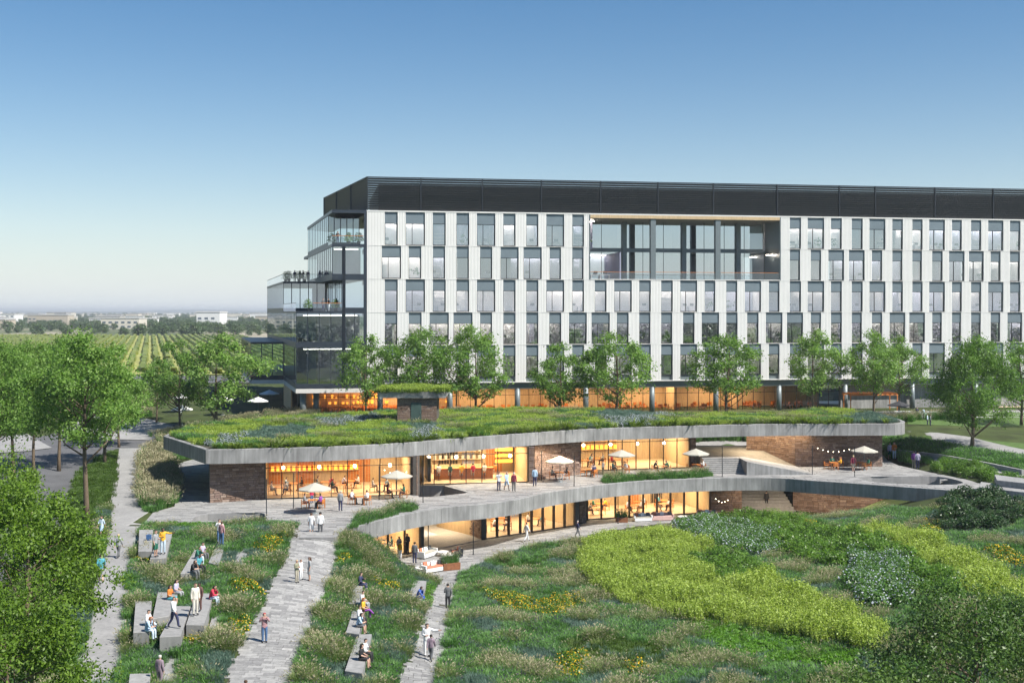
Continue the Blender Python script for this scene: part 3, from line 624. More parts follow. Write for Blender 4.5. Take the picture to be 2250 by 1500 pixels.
# terraces: glass balustrades with timber or steel rails
def balustrade(p, q, z, top='dark'):
    p, q = Vector(p[:2]), Vector(q[:2]); d = (q - p); ln = d.length; d.normalize(); nrm = Vector((d.y, -d.x))
    fr = lambda x, y, zz: Vector((p.x + d.x * x - nrm.x * y, p.y + d.y * x - nrm.y * y, zz))
    b = MB(); b.box(0, ln, -.04, .04, z + 1.05, z + 1.11, 0, fr); o = wbuild(b, 'railing', M[top], office)
    g = MB(); g.add([fr(0, 0, z), fr(ln, 0, z), fr(ln, 0, z + 1.05), fr(0, 0, z + 1.05)], [(0, 1, 2, 3)]); wbuild2(g, 'pane', M['rail_glass'], o)
balustrade(sv(SN, .1), sv(-.4, .1), Z6 + .12, 'orange'); balustrade(sv(SN, 5), sv(SN, .1), Z6 + .12)
balustrade(sv(SB, t4), sv(SN, t4), Z5 + .12); balustrade(sv(SB, 60), sv(SB, t4), Z5 + .12)
balustrade(sv(-7, .2), sv(-3.2, .2), Z4 + .12, 'orange'); balustrade(sv(SB, t4 - .3), sv(SB, .2), Z4 + .12)
# entrance court under the boxes
b = MB()
for s, t in ((-8.2, 1.2), (-8.2, 14), (-6.4, 2.2)): p = sv(s, t); b = MB(); b.tube([(p.x, p.y, ZG - .3), (p.x, p.y, Z2 - .6)], .42, 14); wbuild(b, 'column', M['steel'], office, True)
b = MB(); p = sv(-9, 9); q = sv(-9, 22); b.prism(polyst([p, q, q - U * .2, p - U * .2]), ZG, Z2 - .62); wbuild(b, 'timber_wall', M['wood'], office)
# ------------------------------------------------------------------ pavilion: roof, walls, rooms, deck
ZC = -4.4
pav = empty('pavilion', (0, 120, 0), 0, 'low two level pavilion of stone, glass and concrete under a planted roof', 'pavilion')
def PV(mb, name, m, sm=False): return wbuild(mb, name, m, pav, sm)
def fascia(line, z0, z1, root, th=.45, seg=3.4, gap=.012, m='concrete', name='fascia_panel'):
    """curved concrete edge cast in lengths, a narrow open joint between them"""
    P = [Vector(p[:2]) for p in line]; acc = [0]
    for a, b in zip(P[:-1], P[1:]): acc.append(acc[-1] + (b - a).length)
    def at(d):
        i = 0
        while i < len(acc) - 2 and acc[i + 1] < d: i += 1
        t = (d - acc[i]) / max(1e-6, acc[i + 1] - acc[i]); p = P[i].lerp(P[i + 1], t)
        t0 = (P[min(i + 1, len(P) - 1)] - P[max(i - 1, 0)]).normalized(); t1 = (P[min(i + 2, len(P) - 1)] - P[i]).normalized(); g = t0.lerp(t1, t).normalized()
        return p, Vector((-g.y, g.x))
    n = max(1, round(acc[-1] / seg)); L = acc[-1] / n
    for k in range(n):
        a, b = k * L + gap, (k + 1) * L - gap; q = 5; mb = MB(); vs = []
        for j in range(q + 1):
            p, nr = at(a + (b - a) * j / q); i = p + nr * th
            vs += [(p.x, p.y, z0), (p.x, p.y, z1 - .03), (p.x + nr.x * .03, p.y + nr.y * .03, z1), (i.x, i.y, z1), (i.x, i.y, z0)]
        fs = [(0, 1, 2, 3, 4), tuple(q * 5 + x for x in (4, 3, 2, 1, 0))]
        for j in range(q):
            for e in range(5): fs.append((j * 5 + e, (j + 1) * 5 + e, (j + 1) * 5 + (e + 1) % 5, j * 5 + (e + 1) % 5))
        mb.add(vs, fs); wbuild(mb, name, M[m], root)
fascia(roof_front, ZS, ZT, pav); fascia(rf_left, ZS, ZT, pav); fascia([Vector(p) for p in rf_right], ZS, ZT, pav); fascia(rf_back, ZS, ZT, pav, seg=5)
def inset(poly, d):
    n = len(poly); out = []
    for i in range(n):
        a, b, c = Vector(poly[i - 1][:2]), Vector(poly[i][:2]), Vector(poly[(i + 1) % n][:2])
        t = ((b - a).normalized() + (c - b).normalized()); t = t.normalized() if t.length > 1e-6 else (c - b).normalized()
        out.append(b + Vector((-t.y, t.x)) * d)
    return out
ROOF_IN = inset(ROOF, .25)
slab('roof_slab', ROOF_IN, ZS + .02, ZT - .28, M['concrete'], pav)
# deck slab (setting) with its openings and cast edge
deck = slab('deck', inset(DECK, .06), -1.28, 0.0, M['pathc'], None, VOIDS); deck['kind'] = 'structure'
def deckfascia():
    fascia(deck_front, -1.30, 0.03, deck, th=.4, seg=3.6)
deckfascia()
# ---- stone walls: each stone its own piece in front of a mortar core
ST = []
for k in range(6):
    m = MB(); j = lambda: R.uniform(-.06, .06); e = .045
    vs = [(0 + j() * .3, 0, 0 + j() * .6), (1 + j() * .3, 0, 0 + j() * .6), (1 + j() * .3, 0, 1 + j() * .6), (0 + j() * .3, 0, 1 + j() * .6)]
    f = [(a + (.03 if a < .5 else -.03) + 0, -1, c + (.07 if c < .5 else -.07)) for a, _, c in vs]
    m.add(vs + f, [(4, 5, 6, 7), (0, 1, 5, 4), (1, 2, 6, 5), (2, 3, 7, 6), (3, 0, 4, 7)]); ST.append(m)
ST_ME = [m.mesh('stone', M['stone']) for m in ST]
stone_left = [300]
def stone_wall(p, q, z0, z1, sl=.5, sh=.2, thick=.4, parts=0, root=None, face_d=.05, name='stone_wall', zfun=None):
    root = root or pav
    p, q = Vector(p[:2]), Vector(q[:2]); d = q - p; ln = d.length; d.normalize(); nb = Vector((-d.y, d.x))      # nb points away from the viewer
    fr = lambda x, y, z: Vector((p.x + d.x * x + nb.x * y, p.y + d.y * x + nb.y * y, z))
    b = MB(); b.box(0, ln, 0, thick, z0, z1, 0, fr); w = wbuild(b, name, M['mortar'], root)
    rest = MB(); z = z0; a = math.atan2(d.y, d.x)
    while z < z1 - .03:
        h = min(sh * R.uniform(.65, 1.4), z1 - z)
        if z1 - z - h < .06: h = z1 - z
        x = 0.0
        while x < ln - .02:
            l = sl * R.uniform(.45, 1.6)
            if ln - x - l < .15: l = ln - x
            g = .012; dp = face_d * R.uniform(.45, 1.5); k = R.randrange(6)
            if parts > 0 and stone_left[0] > 0:
                o = link('stone', ST_ME[k], w, fr(x + g, -.004, z + g), a, (l - 2 * g, dp, h - 2 * g)); parts -= 1; stone_left[0] -= 1
            else:
                m = ST[k]; rest.add([fr(x + g + v[0] * (l - 2 * g), -.004 + v[1] * dp, z + g + v[2] * (h - 2 * g)) for v in m.v], m.f, 0, R.random())
            x += l
        z += h
    if rest.v: o = rest.build('stones', M['stone'], w); o['kind'] = 'stuff'
    return w
# sub-pieces are in world coordinates below the wall, whose own origin is the world origin
g = lambda a, b, z=0.0: G(a, b, z)
W1a, W1b = g(461, 1104.6), g(581, 1097)
stone_wall(W1a, W1b, 0, ZS, .44, .20, parts=210)
W4a, W4b = g(1747.6, 1024.7), g(1938, 1024.7)
stone_wall(W4a, W4b, 0, ZS, .5, .22, parts=90)
W4c = Vector((W4b.x + .6, W4b.y + 9, 0)); stone_wall(W4b, W4c, 0, ZS, .6, .22)
W3a, W3b = g(1640, 988, 1.3), g(1678, 990, 1.3)
stone_wall(W3b, W4a, 0, ZS, .5, .2); stone_wall(W3a, W3b, 1.3, ZS, .5, .2)
b = MB(); b.prism([W1a, W1a + Vector((-.9, 7.5, 0)), W1a + Vector((-.5, 7.5, 0)), W1a + Vector((.3, .4, 0))], 0, ZS); PV(b, 'timber_wall', M['wood'])
P1a, P1b = g(905, 1087), g(917, 1088); stone_wall(P1a, P1b, 0, ZS, .35, .2); stone_wall(P1b, g(918, 1065), 0, ZS, .5, .2)
P2a, P2b = g(1162, 1062), g(1174, 1062); stone_wall(P2a, P2b, 0, ZS, .35, .2)
W2a, W2b = g(1174, 1055), g(1275, 1042); stone_wall(W2a, W2b, 0, ZS, .5, .2)
P3a, P3b = g(1517, 1027), g(1529, 1026); stone_wall(P3a, P3b, 0, ZS, .35, .2)
# lower level walls
for a, c in (((1562, 1126.7), (1630, 1126)), ((1742, 1121), (1845, 1129)), ((1845, 1129), (1952, 1134))): stone_wall(g(*a, ZC), g(*c, ZC), ZC, -1.29, .5, .2)
LPb = g(1058, 1185.5, ZC); stone_wall(g(968, 1150, ZC), LPb, ZC, -1.29, .45, .2)
stone_wall(g(1273, 1149, ZC), g(1288, 1147, ZC), ZC, -1.29, .4, .2)
for px0, py0, px1, py1 in ((1058, 1186, 1067, 1184.8), (1265, 1155.5, 1273, 1154), (924, 1213, 931, 1212), (1283, 1142.5, 1290, 1142)):
    p, q = g(px0, py0, ZC), g(px1, py1, ZC); b = MB(); b.prism([p, q, q + Vector((0, .6, 0)), p + Vector((0, .6, 0))], ZC, -1.29); PV(b, 'pier', M['dark'])
# ---- glazed fronts: one window (frame, pane) per bay
def glazing(p, q, z0, z1, n, transom=None, post=.07, deep=.16):
    p, q = Vector(p[:2]), Vector(q[:2]); d = q - p; ln = d.length; d.normalize(); nb = Vector((-d.y, d.x))
    fr = lambda x, y, z: Vector((p.x + d.x * x + nb.x * y, p.y + d.y * x + nb.y * y, z))
    for k in range(n):
        a, c = ln * k / n, ln * (k + 1) / n; b = MB()
        b.box(a, a + post, 0, deep, z0, z1, 0, fr); b.box(a + post, c, 0.02, deep - .02, z0, z0 + .1, 0, fr); b.box(a + post, c, 0.02, deep - .02, z1 - .08, z1, 0, fr)
        if k == n - 1: b.box(c - post, c - .001, -.002, deep + .002, z0 + .101, z1 - .081, 0, fr)
        if transom: b.box(a + post, c, 0.03, deep - .03, transom, transom + .06, 0, fr)
        w = PV(b, 'window', M['bronze']); gb = MB(); gb.add([fr(a + post, deep / 2, z0 + .1), fr(c, deep / 2, z0 + .1), fr(c, deep / 2, z1 - .08), fr(a + post, deep / 2, z1 - .08)], [(0, 1, 2, 3)]); gb.build('pane', M['glass_p'], w)
def room(p, q, z0, z1, depth, floor='woodfloor', wall='wood', power=420, left=True, right=True, lamps=2, skew=0.0, col=(1.0, .77, .49)):
    p, q = Vector(p[:2]), Vector(q[:2]); d = q - p; ln = d.length; d.normalize(); nb = Vector((-d.y, d.x)) + d * skew
    P4 = [p, q, q + nb * depth, p + nb * depth]
    b = MB(); b.prism([p - nb * .0, q, P4[2], P4[3]], z0 + .004, z0 + .03); PV(b, 'room_floor', M[floor])
    b = MB(); b.prism([P4[3], P4[2], P4[2] + nb * .2, P4[3] + nb * .2], z0, z1); PV(b, 'back_wall', M[wall])
    if left: b = MB(); b.prism([p + nb * .2, p + d * .15 + nb * .2, P4[3] + d * .15, P4[3]], z0 + .03, z1); PV(b, 'side_wall', M[wall])
    if right: b = MB(); b.prism([q + nb * .2 - d * .15, q + nb * .2, P4[2], P4[2] - d * .15], z0 + .03, z1); PV(b, 'side_wall', M[wall])
    b = MB(); b.prism([p + nb * .3 + d * .16, q + nb * .3 - d * .16, P4[2] - d * .16, P4[3] + d * .16], z1 - .06, z1 - .005); PV(b, 'room_ceiling', M['ceil'])
    for k in range(lamps):
        c = p + d * (ln * (k + .5) / lamps) + nb * (depth * .5); area('ceiling_lamp', (c.x, c.y, z1 - .1), ln / lamps * .7, depth * .6, power / lamps, col, math.atan2(d.y, d.x))
    return lambda x, y, z: Vector((p.x + d.x * x + nb.x * y, p.y + d.y * x + nb.y * y, z0 + z)), ln
G1a, G1b = g(581, 1097), g(905, 1087.4); glazing(G1a, G1b, 0, ZS, 9, 2.85)
fr1, l1 = room(G1a, G1b, 0, ZS, 9.5, power=1350, lamps=3)
G2a, G2b = g(918, 1065.5), g(1162, 1059.5); glazing(G2a, G2b, 0, ZS, 7, 2.9)
fr2, l2 = room(G2a, G2b, 0, ZS, 8.5, power=1150, lamps=2)
G3a, G3b = g(1275, 1035.5), g(1517, 1027.5); glazing(G3a, G3b, 0, ZS, 8, 3.0)
fr3, l3 = room(G3a, G3b, 0, ZS, 8.5, power=1150, lamps=2)
LG1a, LG1b = g(1067, 1184.8, ZC), g(1265, 1155.5, ZC); glazing(LG1a, LG1b, ZC, -1.29, 8, None, .12, .3)
fr4_, l4 = room(LG1a, LG1b, ZC, -1.29, 8, power=640, lamps=2)
LG2a, LG2b = g(1290, 1142, ZC), g(1562, 1126.7, ZC); glazing(LG2a, LG2b, ZC, -1.29, 9, None, .12, .3)
fr5, l5 = room(LG2a, LG2b, ZC, -1.29, 8, power=1050, lamps=2)
LG0a, LG0b = g(815, 1226, ZC), g(926, 1213, ZC); glazing(LG0a, LG0b, ZC, -1.29, 3, None, .1, .3)
fr0, l0 = room(LG0a, LG0b, ZC, -1.29, 7, power=420, lamps=1)
# open passage on the lower level
pa, pb = g(931, 1212, ZC), g(1058, 1186, ZC)
b = MB(); b.prism([pa, pb, Vector((pb.x - 1, 124, 0)), Vector((pa.x - 2, 124, 0))], ZC - .02, ZC + .05); PV(b, 'passage_floor', M['pathc'])
b = MB(); q = Vector((pa.x - 2, 123.8, 0)); b.prism([q, Vector((pb.x - 1, 123.8, 0)), Vector((pb.x - 1, 124.1, 0)), q + Vector((0, .3, 0))], ZC, -1.29); PV(b, 'timber_wall', M['wood'])
area('passage_lamp', ((pa.x + pb.x) / 2 - 1, 116.5, -1.4), 4, 6, 600, (1.0, .74, .45))
# upper passage: steps, landing, ramp
x0 = g(1529, 1026).x; xs = g(1640, 1043).x; zl = 1.3
for k in range(8):
    y = 125.6 + k * .38; b = MB(); b.box(x0 + .3, xs - .02, y, y + (.38 if k < 7 else .5), 0.002, zl * (k + 1) / 8); PV(b, 'step', M['bench'])
b = MB(); b.box(x0 + .3, xs - .002, 128.8, W3b.y, .3, zl); PV(b, 'landing', M['bench'])
b = MB(); b.box(x0 + .3, W3b.x + .2, W3b.y + .002, 140.6, .3, zl); PV(b, 'landing', M['bench'])
A, B = g(1635, 1014, 1.42), g(1786, 1042, 0); b = MB()
b.hexa([(xs, A.y, .003), (B.x, B.y, .003), (W4a.x, W4a.y - .05, .003), (xs, 128.8, .003)], [(xs, A.y, 1.42), (B.x, B.y, .03), (W4a.x, W4a.y - .05, .10), (xs, 128.8, 1.31)]); PV(b, 'ramp', M['concrete'])
b = MB(); b.hexa([(xs - .0, 128.8, .1), (W4a.x, W4a.y, .1), (W3b.x, W3b.y, .1), (xs, W3b.y, .1)], [(xs, 128.8, zl), (W4a.x, W4a.y, .1), (W3b.x, W3b.y, zl), (xs, W3b.y, zl)]); PV(b, 'ramp', M['bench'])
area('passage_lamp', (29, 133, ZS - .1), 8, 8, 700, (1.0, .74, .45))
area('recess_lamp', ((W2a.x + W2b.x) / 2, W2a.y - 1.2, ZS - .1), 4, 1, 260, (1.0, .74, .45), 0)
# lower stairs
xa, xb = g(1630, 1126, ZC).x, g(1741, 1121, ZC).x
for k in range(11):
    y = 126.9 + k * .42; b = MB(); b.box(xa + .1, xb - .02 - k * .12, y, y + .55, ZC, ZC + .285 * (k + 1)); PV(b, 'step', M['bench'])
area('under_deck_fill', (g(1700, 1123, ZC).x, 125, -1.4), 9, 2, 260, (1.0, .78, .55)); area('under_deck_fill', (g(1850, 1130, ZC).x, 123.5, -1.4), 7, 1.5, 200, (1.0, .78, .55))  # fill lights added to lift the dark walls and steps under the deck
# oblique stair through the deck opening
T, Bt = g(2088, 1050, 0), g(1945, 1113, ZC); d = (Bt - T); nst = 15; sdir = Vector((d.y, -d.x, 0)).normalized()
for k in range(nst):
    c = T + d * ((k + .5) / nst); e = sdir * 1.3; f = Vector((d.x, d.y, 0)).normalized() * .2; b = MB()
    q = [c - e - f, c + e - f, c + e + f, c - e + f]; q = [(v.x, v.y) for v in q]; b.prism(q, c.z - .07, c.z + .0); PV(b, 'stair_tread', M['bench'])
for sgn in (-1, 1):
    b = MB(); e = sdir * 1.36 * sgn; w = sdir * .06; b.hexa([T + e - w - Vector((0, 0, .5)), T + e + w - Vector((0, 0, .5)), Bt + e + w - Vector((0, 0, .4)), Bt + e - w - Vector((0, 0, .4))], [T + e - w, T + e + w, Bt + e + w, Bt + e - w]); PV(b, 'stringer', M['bench'])
# inside: shelves with amber boxes, bar, bottle racks, slatted ceilings
def shelves(fr, x0, x1, y, rows, n, z0=1.0, dz=.95, lit='amberlamp'):
    for r in range(rows):
        b = MB(); b.box(x0, x1, y - .35, y, z0 + r * dz - .06, z0 + r * dz, 0, fr); sh = PV(b, 'shelf', M['wood'])
        for k in range(n):
            x = x0 + (x1 - x0) * (k + .5) / n; b = MB(); w = .15; b.box(x - w, x + w, y - .33, y - .04, z0 + r * dz + .003, z0 + r * dz + .46, 0, fr); wbuild2(b, 'amber_box', M[lit], sh)
shelves(fr1, .4, l1 * .68, 9.4, 2, 17, 1.35, .95); shelves(fr3, .4, l3 * .55, 8.4, 2, 12, 1.35, .95)
def battens(fr, x0, x1, y0, y1, z, n):
    b = MB()
    for k in range(n): x = x0 + (x1 - x0) * k / n; b.box(x, x + .06, y0, y1, z - .16, z, 0, fr)
    o = PV(b, 'ceiling_battens', M['wood']); o['kind'] = 'stuff'
battens(fr1, .3, l1 * .66, .8, 9, ZS - .07, 40); battens(fr3, .3, l3 * .5, .8, 8, ZS - .07, 26)
b = MB(); b.box(2.0, l2 * .72, 3.4, 4.0, .03, 1.08, 0, fr2); b.box(1.9, l2 * .73, 3.25, 4.1, 1.083, 1.15, 0, fr2); PV(b, 'bar_counter', M['orange'])
b = MB(); b.box(2.2, l2 * .7, 7.9, 8.3, .03, .95, 0, fr2); PV(b, 'back_counter', M['wood'])
shelves(fr2, 2.2, l2 * .68, 8.3, 2, 9, 1.5, .8, 'canvas')
for k in range(4):
    b = MB(); z = 1.1 + k * .62; b.box(l2 * .78, l2 - .4, 6.8 - k * .01, 7.1, z, z + .05, 0, fr2); sh = PV(b, 'rack', M['dark'])
    for j in range(8):
        x = l2 * .78 + .1 + j * (l2 * .22 - .6) / 8; b = MB(); b.box(x, x + .22, 6.82, 7.05, z + .053, z + .4, 0, fr2); wbuild2(b, 'amber_box', M['amberlamp'], sh)
for fr, l, dd in ((fr1, l1, 4), (fr2, l2, 3), (fr3, l3, 4), (fr4_, l4, 3.5), (fr5, l5, 3.5)):
    for k in range(4):
        c = fr(l * (k + .5) / 4, dd, 2.35 if fr not in (fr4_, fr5) else 2.2); b = MB(); b.ball(c, .17, 0, 10, 6); PV(b, 'globe_lamp', M['bulb'], True)
b = MB(); b.box(1.2, 1.5, 2, 6, .03, 2.4, 0, fr2); b.box(.6, .7, 1, 5, .03, 2.8, 0, fr2); PV(b, 'glass_lobby', M['dark'])
# slatted linings and dark panels break up the back walls
for fr, l, dp, zt in ((fr1, l1, 9.5, ZS), (fr2, l2, 8.5, ZS), (fr3, l3, 8.5, ZS), (fr4_, l4, 8, 3.0), (fr5, l5, 8, 3.0)):
    for k in range(int(l / 2.6)):
        if R.random() < .42: continue
        x = .3 + k * 2.6; b = MB(); hh = (zt - .1) if R.random() < .5 else 2.3; b.box(x, x + R.uniform(1.1, 2.4), dp - .08, dp - .01, .03, hh, 0, fr); PV(b, 'wall_panel', M[R.choice(('bronze', 'orange', 'owall2', 'wood'))])
    b = MB()
    for k in range(int(l / .3)): b.box(.2 + k * .3, .24 + k * .3, dp - .14, dp - .09, .03, zt - .12, 0, fr)
    o = PV(b, 'wall_slats', M['wood']); o['kind'] = 'stuff'
# ---- stair kiosk on the planted roof
KD = 129.5; kx0, kx1 = (873 - CX) * KD / F, (959.6 - CX) * KD / F; kz0, kz1 = ZT - .1, 7.75
kiosk = empty('stair_kiosk', ((kx0 + kx1) / 2, KD + 2, ZT - .2), 0, 'small square stone kiosk with green door and grassy top on the planted roof', 'kiosk')
stone_wall(Vector((kx0, KD, 0)), Vector((kx1, KD, 0)), kz0, kz1, .34, .13, root=kiosk, face_d=.03, name='stone_wall')
stone_wall(Vector((kx0, KD + 4.2, 0)), Vector((kx0, KD + .01, 0)), kz0, kz1, .34, .13, root=kiosk, face_d=.03)
b = MB(); b.box(kx0 + .41, kx1, KD + .41, KD + 4.2, kz0, kz1); wbuild(b, 'core', M['mortar'], kiosk)
b = MB(); b.box(kx0 - 2.1, kx1 + 1.0, KD - .4, KD + 5.2, kz1 + .002, kz1 + .68); wbuild(b, 'roof', M['concrete'], kiosk)
dx = (903 - CX) * KD / F; b = MB(); b.box(dx, dx + 1.15, KD - .09, KD - .02, kz0 + .3, kz0 + 2.4); dr = wbuild(b, 'door', mat('green_door', (0.05, 0.085, 0.075), .5), kiosk)
b = MB(); b.box(dx + 1.0, dx + 1.04, KD - .15, KD - .09, kz0 + 1.25, kz0 + 1.4); b.build('handle', M['steel'], dr)
KTOP = (kx0 - 2.1, kx1 + 1.0, KD - .4, KD + 5.2, kz1 + .68)
# ------------------------------------------------------------------ paths, roads, court, lawns
def rect_pavers(poly, holes, zfun, lx, ly, ang, budget, parent, name='paver', thick=.035, loose=False):
    """stone slabs laid in staggered rows; the nearest ones are pieces of their own"""
    ca, sa = math.cos(ang), math.sin(ang); rows = []
    xs = [p[0] for p in poly]; ys = [p[1] for p in poly]; x0, x1, y0, y1 = min(xs) - 5, max(xs) + 5, min(ys) - 5, max(ys) + 5
    cands = []; v = y0 - 10; rg = random.Random(5)
    while v < y1 + 10:
        u = x0 - 12 + rg.uniform(0, lx)
        while u < x1 + 12:
            l = lx * rg.choice((.6, .8, 1, 1, 1.25)); cands.append((u, v, l)); u += l
        v += ly
    C = np.array(cands); ok = np.ones(len(C), bool)
    for du, dv in (((.5, .5),) if loose else ((0, 0), (1, 0), (1, 1), (0, 1))):
        a = C[:, 0] + du * (C[:, 2] - .012); b = C[:, 1] + dv * (ly - .012); wx = a * ca - b * sa; wy = a * sa + b * ca
        ok &= inpoly(wx, wy, poly)
        for h in holes: ok &= ~inpoly(wx, wy, h)
    C = C[ok]; a = C[:, 0] + C[:, 2] / 2; b = C[:, 1] + ly / 2; wx = a * ca - b * sa; wy = a * sa + b * ca; wz = zfun(wx, wy)
    px, py = PX(wx, wy, wz); vis = (px > -30) & (px < 2280) & (py < 1515)
    order = np.argsort(np.where(vis, wy, 1e6)); un = MB(); un.box(-.5, .5, -.5, .5, 0, 1); ume = un.mesh(name, M['paver']); rest = MB()
    e = .4; gxx = (zfun(wx + e, wy) - zfun(wx - e, wy)) / (2 * e); gyy = (zfun(wx, wy + e) - zfun(wx, wy - e)) / (2 * e)
    for r, k in enumerate(order):
        l = C[k, 2] - .012; w = ly - .012
        if r < budget and vis[k]:
            o = link(name, ume, parent, (wx[k], wy[k], wz[k] + rg.uniform(-.003, .003)), 0, (l, w, thick))
            n = Vector((-gxx[k], -gyy[k], 1)).normalized(); ux = Vector((ca, sa, 0)); ux = (ux - n * ux.dot(n)).normalized(); uy = n.cross(ux)
            o.rotation_euler = Matrix((ux, uy, n)).transposed().to_euler()
        else:
            vs = []
            for dz in (0, thick + rg.uniform(-.003, .003)):
                for du, dv in ((-.5, -.5), (.5, -.5), (.5, .5), (-.5, .5)):
                    X_ = wx[k] + du * l * ca - dv * w * sa; Y_ = wy[k] + du * l * sa + dv * w * ca
                    vs.append((X_, Y_, wz[k] + (X_ - wx[k]) * gxx[k] + (Y_ - wy[k]) * gyy[k] + dz))
            rest.add(vs, [(4, 5, 6, 7), (0, 1, 5, 4), (1, 2, 6, 5), (2, 3, 7, 6), (3, 0, 4, 7)], 0, rg.random())
    if rest.v: o = rest.build('pavers', M['paver'], parent); o['kind'] = 'stuff'
def grow(P, d):
    P = [Vector(v[:2]) for v in P]; a = sum(P[i - 1].x * P[i].y - P[i].x * P[i - 1].y for i in range(len(P)))
    return [(p.x, p.y) for p in inset(P, -d if a > 0 else d)]
UPATH = [(664,1150),(628,1230),(595,1299),(550,1383),(498,1500),(470,1570),(600,1570),(631,1500),(660,1420),(690,1345),(712,1300),(735,1225),(748,1172),(765,1152)]
LPATH = [(970,1262),(949,1329),(928,1389),(904,1449),(874,1500),(840,1560),(950,1560),(955,1500),(962,1462),(976,1395),(990,1329),(1009,1262)]
COURT = [(850,1216),(868,1206),(935,1211),(1060,1186),(1270,1154),(1300,1143),(1565,1128),(1640,1127),(1750,1123),(1752,1132),(1560,1143),(1440,1152),(1330,1166),(1290,1187),(1160,1203),(1090,1224),(1040,1249),(1010,1274),(978,1288),(942,1278),(900,1258),(862,1236)]
LEFTP = [(262,985),(250,1060),(238,1130),(224,1190),(214,1250),(205,1300),(180,1400),(150,1510),(265,1510),(282,1420),(277,1370),(286,1290),(302,1200),(322,1150),(338,1135),(318,1120),(310,1060),(322,985)]
wUP, wLP, wCO, wLE = pxp(UPATH), pxp(LPATH), pxp(COURT), pxp(LEFTP)
path = sheet('path', wUP, M['soil'], .005); lpath = sheet('path', wLP, M['soil'], .005); court = sheet('court', wCO, M['soil'], .005, 1.2)
hz = lambda a, b: H(a, b) + .02
rect_pavers(grow(wUP, .28), [], hz, .75, .36, .06, 190, path, loose=True); rect_pavers(grow(wLP, .25), [], hz, .75, .36, .06, 110, lpath, loose=True)
rect_pavers(wCO, [], hz, 1.0, .42, .22, 0, court, loose=True)
DKP = [Vector(p[:2]) for p in inset(DECK, .5)]
rect_pavers([(p.x, p.y) for p in DKP if True], [[(q.x, q.y) for q in inset(v, -.15)] for v in VOIDS] + [[(p.x, p.y) for p in (W1a, W1b, G1a, G1b, P1b, G2a, G2b, W2a, W2b, G3a, G3b, P3b, Vector((x0, 125.4, 0)), Vector((xs, 124.4, 0)), A, B, W4a, W4b, W4c, Vector((40, 160, 0)), Vector((-40, 160, 0)), W1a + Vector((-.9, 7.5, 0)))]], lambda a, b: np.zeros(np.shape(a)), 1.05, .42, .10, 0, deck)
sheet('path', wLE, M['pathc'], .04)
def pxsheet(name, pts, m, dz=.03, step=2.0): return sheet(name, pxp(pts), m, dz, step)
pxsheet('road', [(-90,985),(60,965),(150,945),(260,930),(330,925),(420,935),(420,955),(372,972),(335,985),(255,986),(222,1004),(190,1045),(160,1110),(120,1180),(60,1260),(-90,1300)], M['asphalt'], .02, 2.5)
pxsheet('pavement', [(150,962),(240,966),(330,968),(372,955),(385,940),(340,925),(250,905),(180,915),(120,935)], M['pathc'], .10, 2)
pxsheet('pavement', [(-60,1000),(60,992),(115,985),(60,955),(-60,965)], M['pathc'], .10, 2)
M['lawn'] = mat('lawn', (0.06, 0.12, 0.018), .9, var=.3, scale=1.5, bump=.5, bscale=60, c2=(0.09, 0.16, 0.03))
pxsheet('lawn', [(1942,960),(1985,951),(2045,958),(2050,971),(1990,967)], M['lawn'], .03)
pxsheet('lawn', [(2120,962),(2260,975),(2260,1000),(2170,985)], M['lawn'], .03)
pxsheet('lawn', [(1990,912),(2080,905),(2260,905),(2260,935),(2130,938),(1995,932)], M['lawn'], .03)
pxsheet('path', [(1992,948),(2060,951),(2130,960),(2260,990),(2260,1012),(2130,985),(2052,974),(2046,958)], M['pathc'], .05)
pxsheet('path', [(1965,994),(2060,1003),(2160,1020),(2250,1040),(2250,1052),(2160,1031),(2050,1013),(1975,1003)], M['pathc'], .05)
for q in ([(x0 - 1, 142.3), (36, 142.3), (36, 143.6), (x0 - 1, 143.6)],): sheet('path', [Vector(p) for p in q], M['pathc'], .14, .7)
sheet('lawn', [Vector(p) for p in ((x0 - 1, 140.7), (36, 140.7), (36, 142.28), (x0 - 1, 142.28))], M['lawn'], .12, .7)
sheet('plaza', [Vector(p) for p in ((-30, 152), (10, 152.5), (45, 155), (100, 162), (100, 171), (60, 166), (C0.x - 8, 156.5), (-30, 168))], M['pathc'], .03, 3)
sheet('road', [Vector(p) for p in ((-160, 232), (-25, 232), (-25, 252), (-160, 252))], M['asphalt'], .03, 6)
sheet('pavement', [Vector(p) for p in ((-160, 253), (-25, 253), (-25, 255), (-160, 255))], M['pathc'], .06, 6)
sheet('field', [Vector(p) for p in ((-200, 262), (-30, 262), (-158, 680), (-328, 680))], mat('dry_straw', (0.27, 0.28, 0.085), .95, var=.25, scale=.08), .05, 30)
# low walls by the right hand paths
def lowwall(pts, h, th, label, m='bench', cat='low wall', name='low_wall', group=None):
    P = pxp(pts); b = MB()
    for a, c in zip(P[:-1], P[1:]):
        d = (c - a); d.z = 0; n = Vector((-d.y, d.x, 0)).normalized() * th
        b.hexa([a - Vector((0, 0, .3)), c - Vector((0, 0, .3)), c + n - Vector((0, 0, .3)), a + n - Vector((0, 0, .3))], [a + Vector((0, 0, h)), c + Vector((0, 0, h)), c + n + Vector((0, 0, h)), a + n + Vector((0, 0, h))])
    o = b.build(name, M[m]); o.location = (0, 0, 0); return tag(o, label, cat, group)
lowwall([(1972,998),(2060,1008),(2160,1026),(2245,1044)], .55, .35, 'long low concrete wall edging the hedge bed on the right')
lowwall([(1965,915),(2040,917),(2080,919)], .75, .3, 'white rendered low wall behind the guests at the far right lawn', 'white_paint')
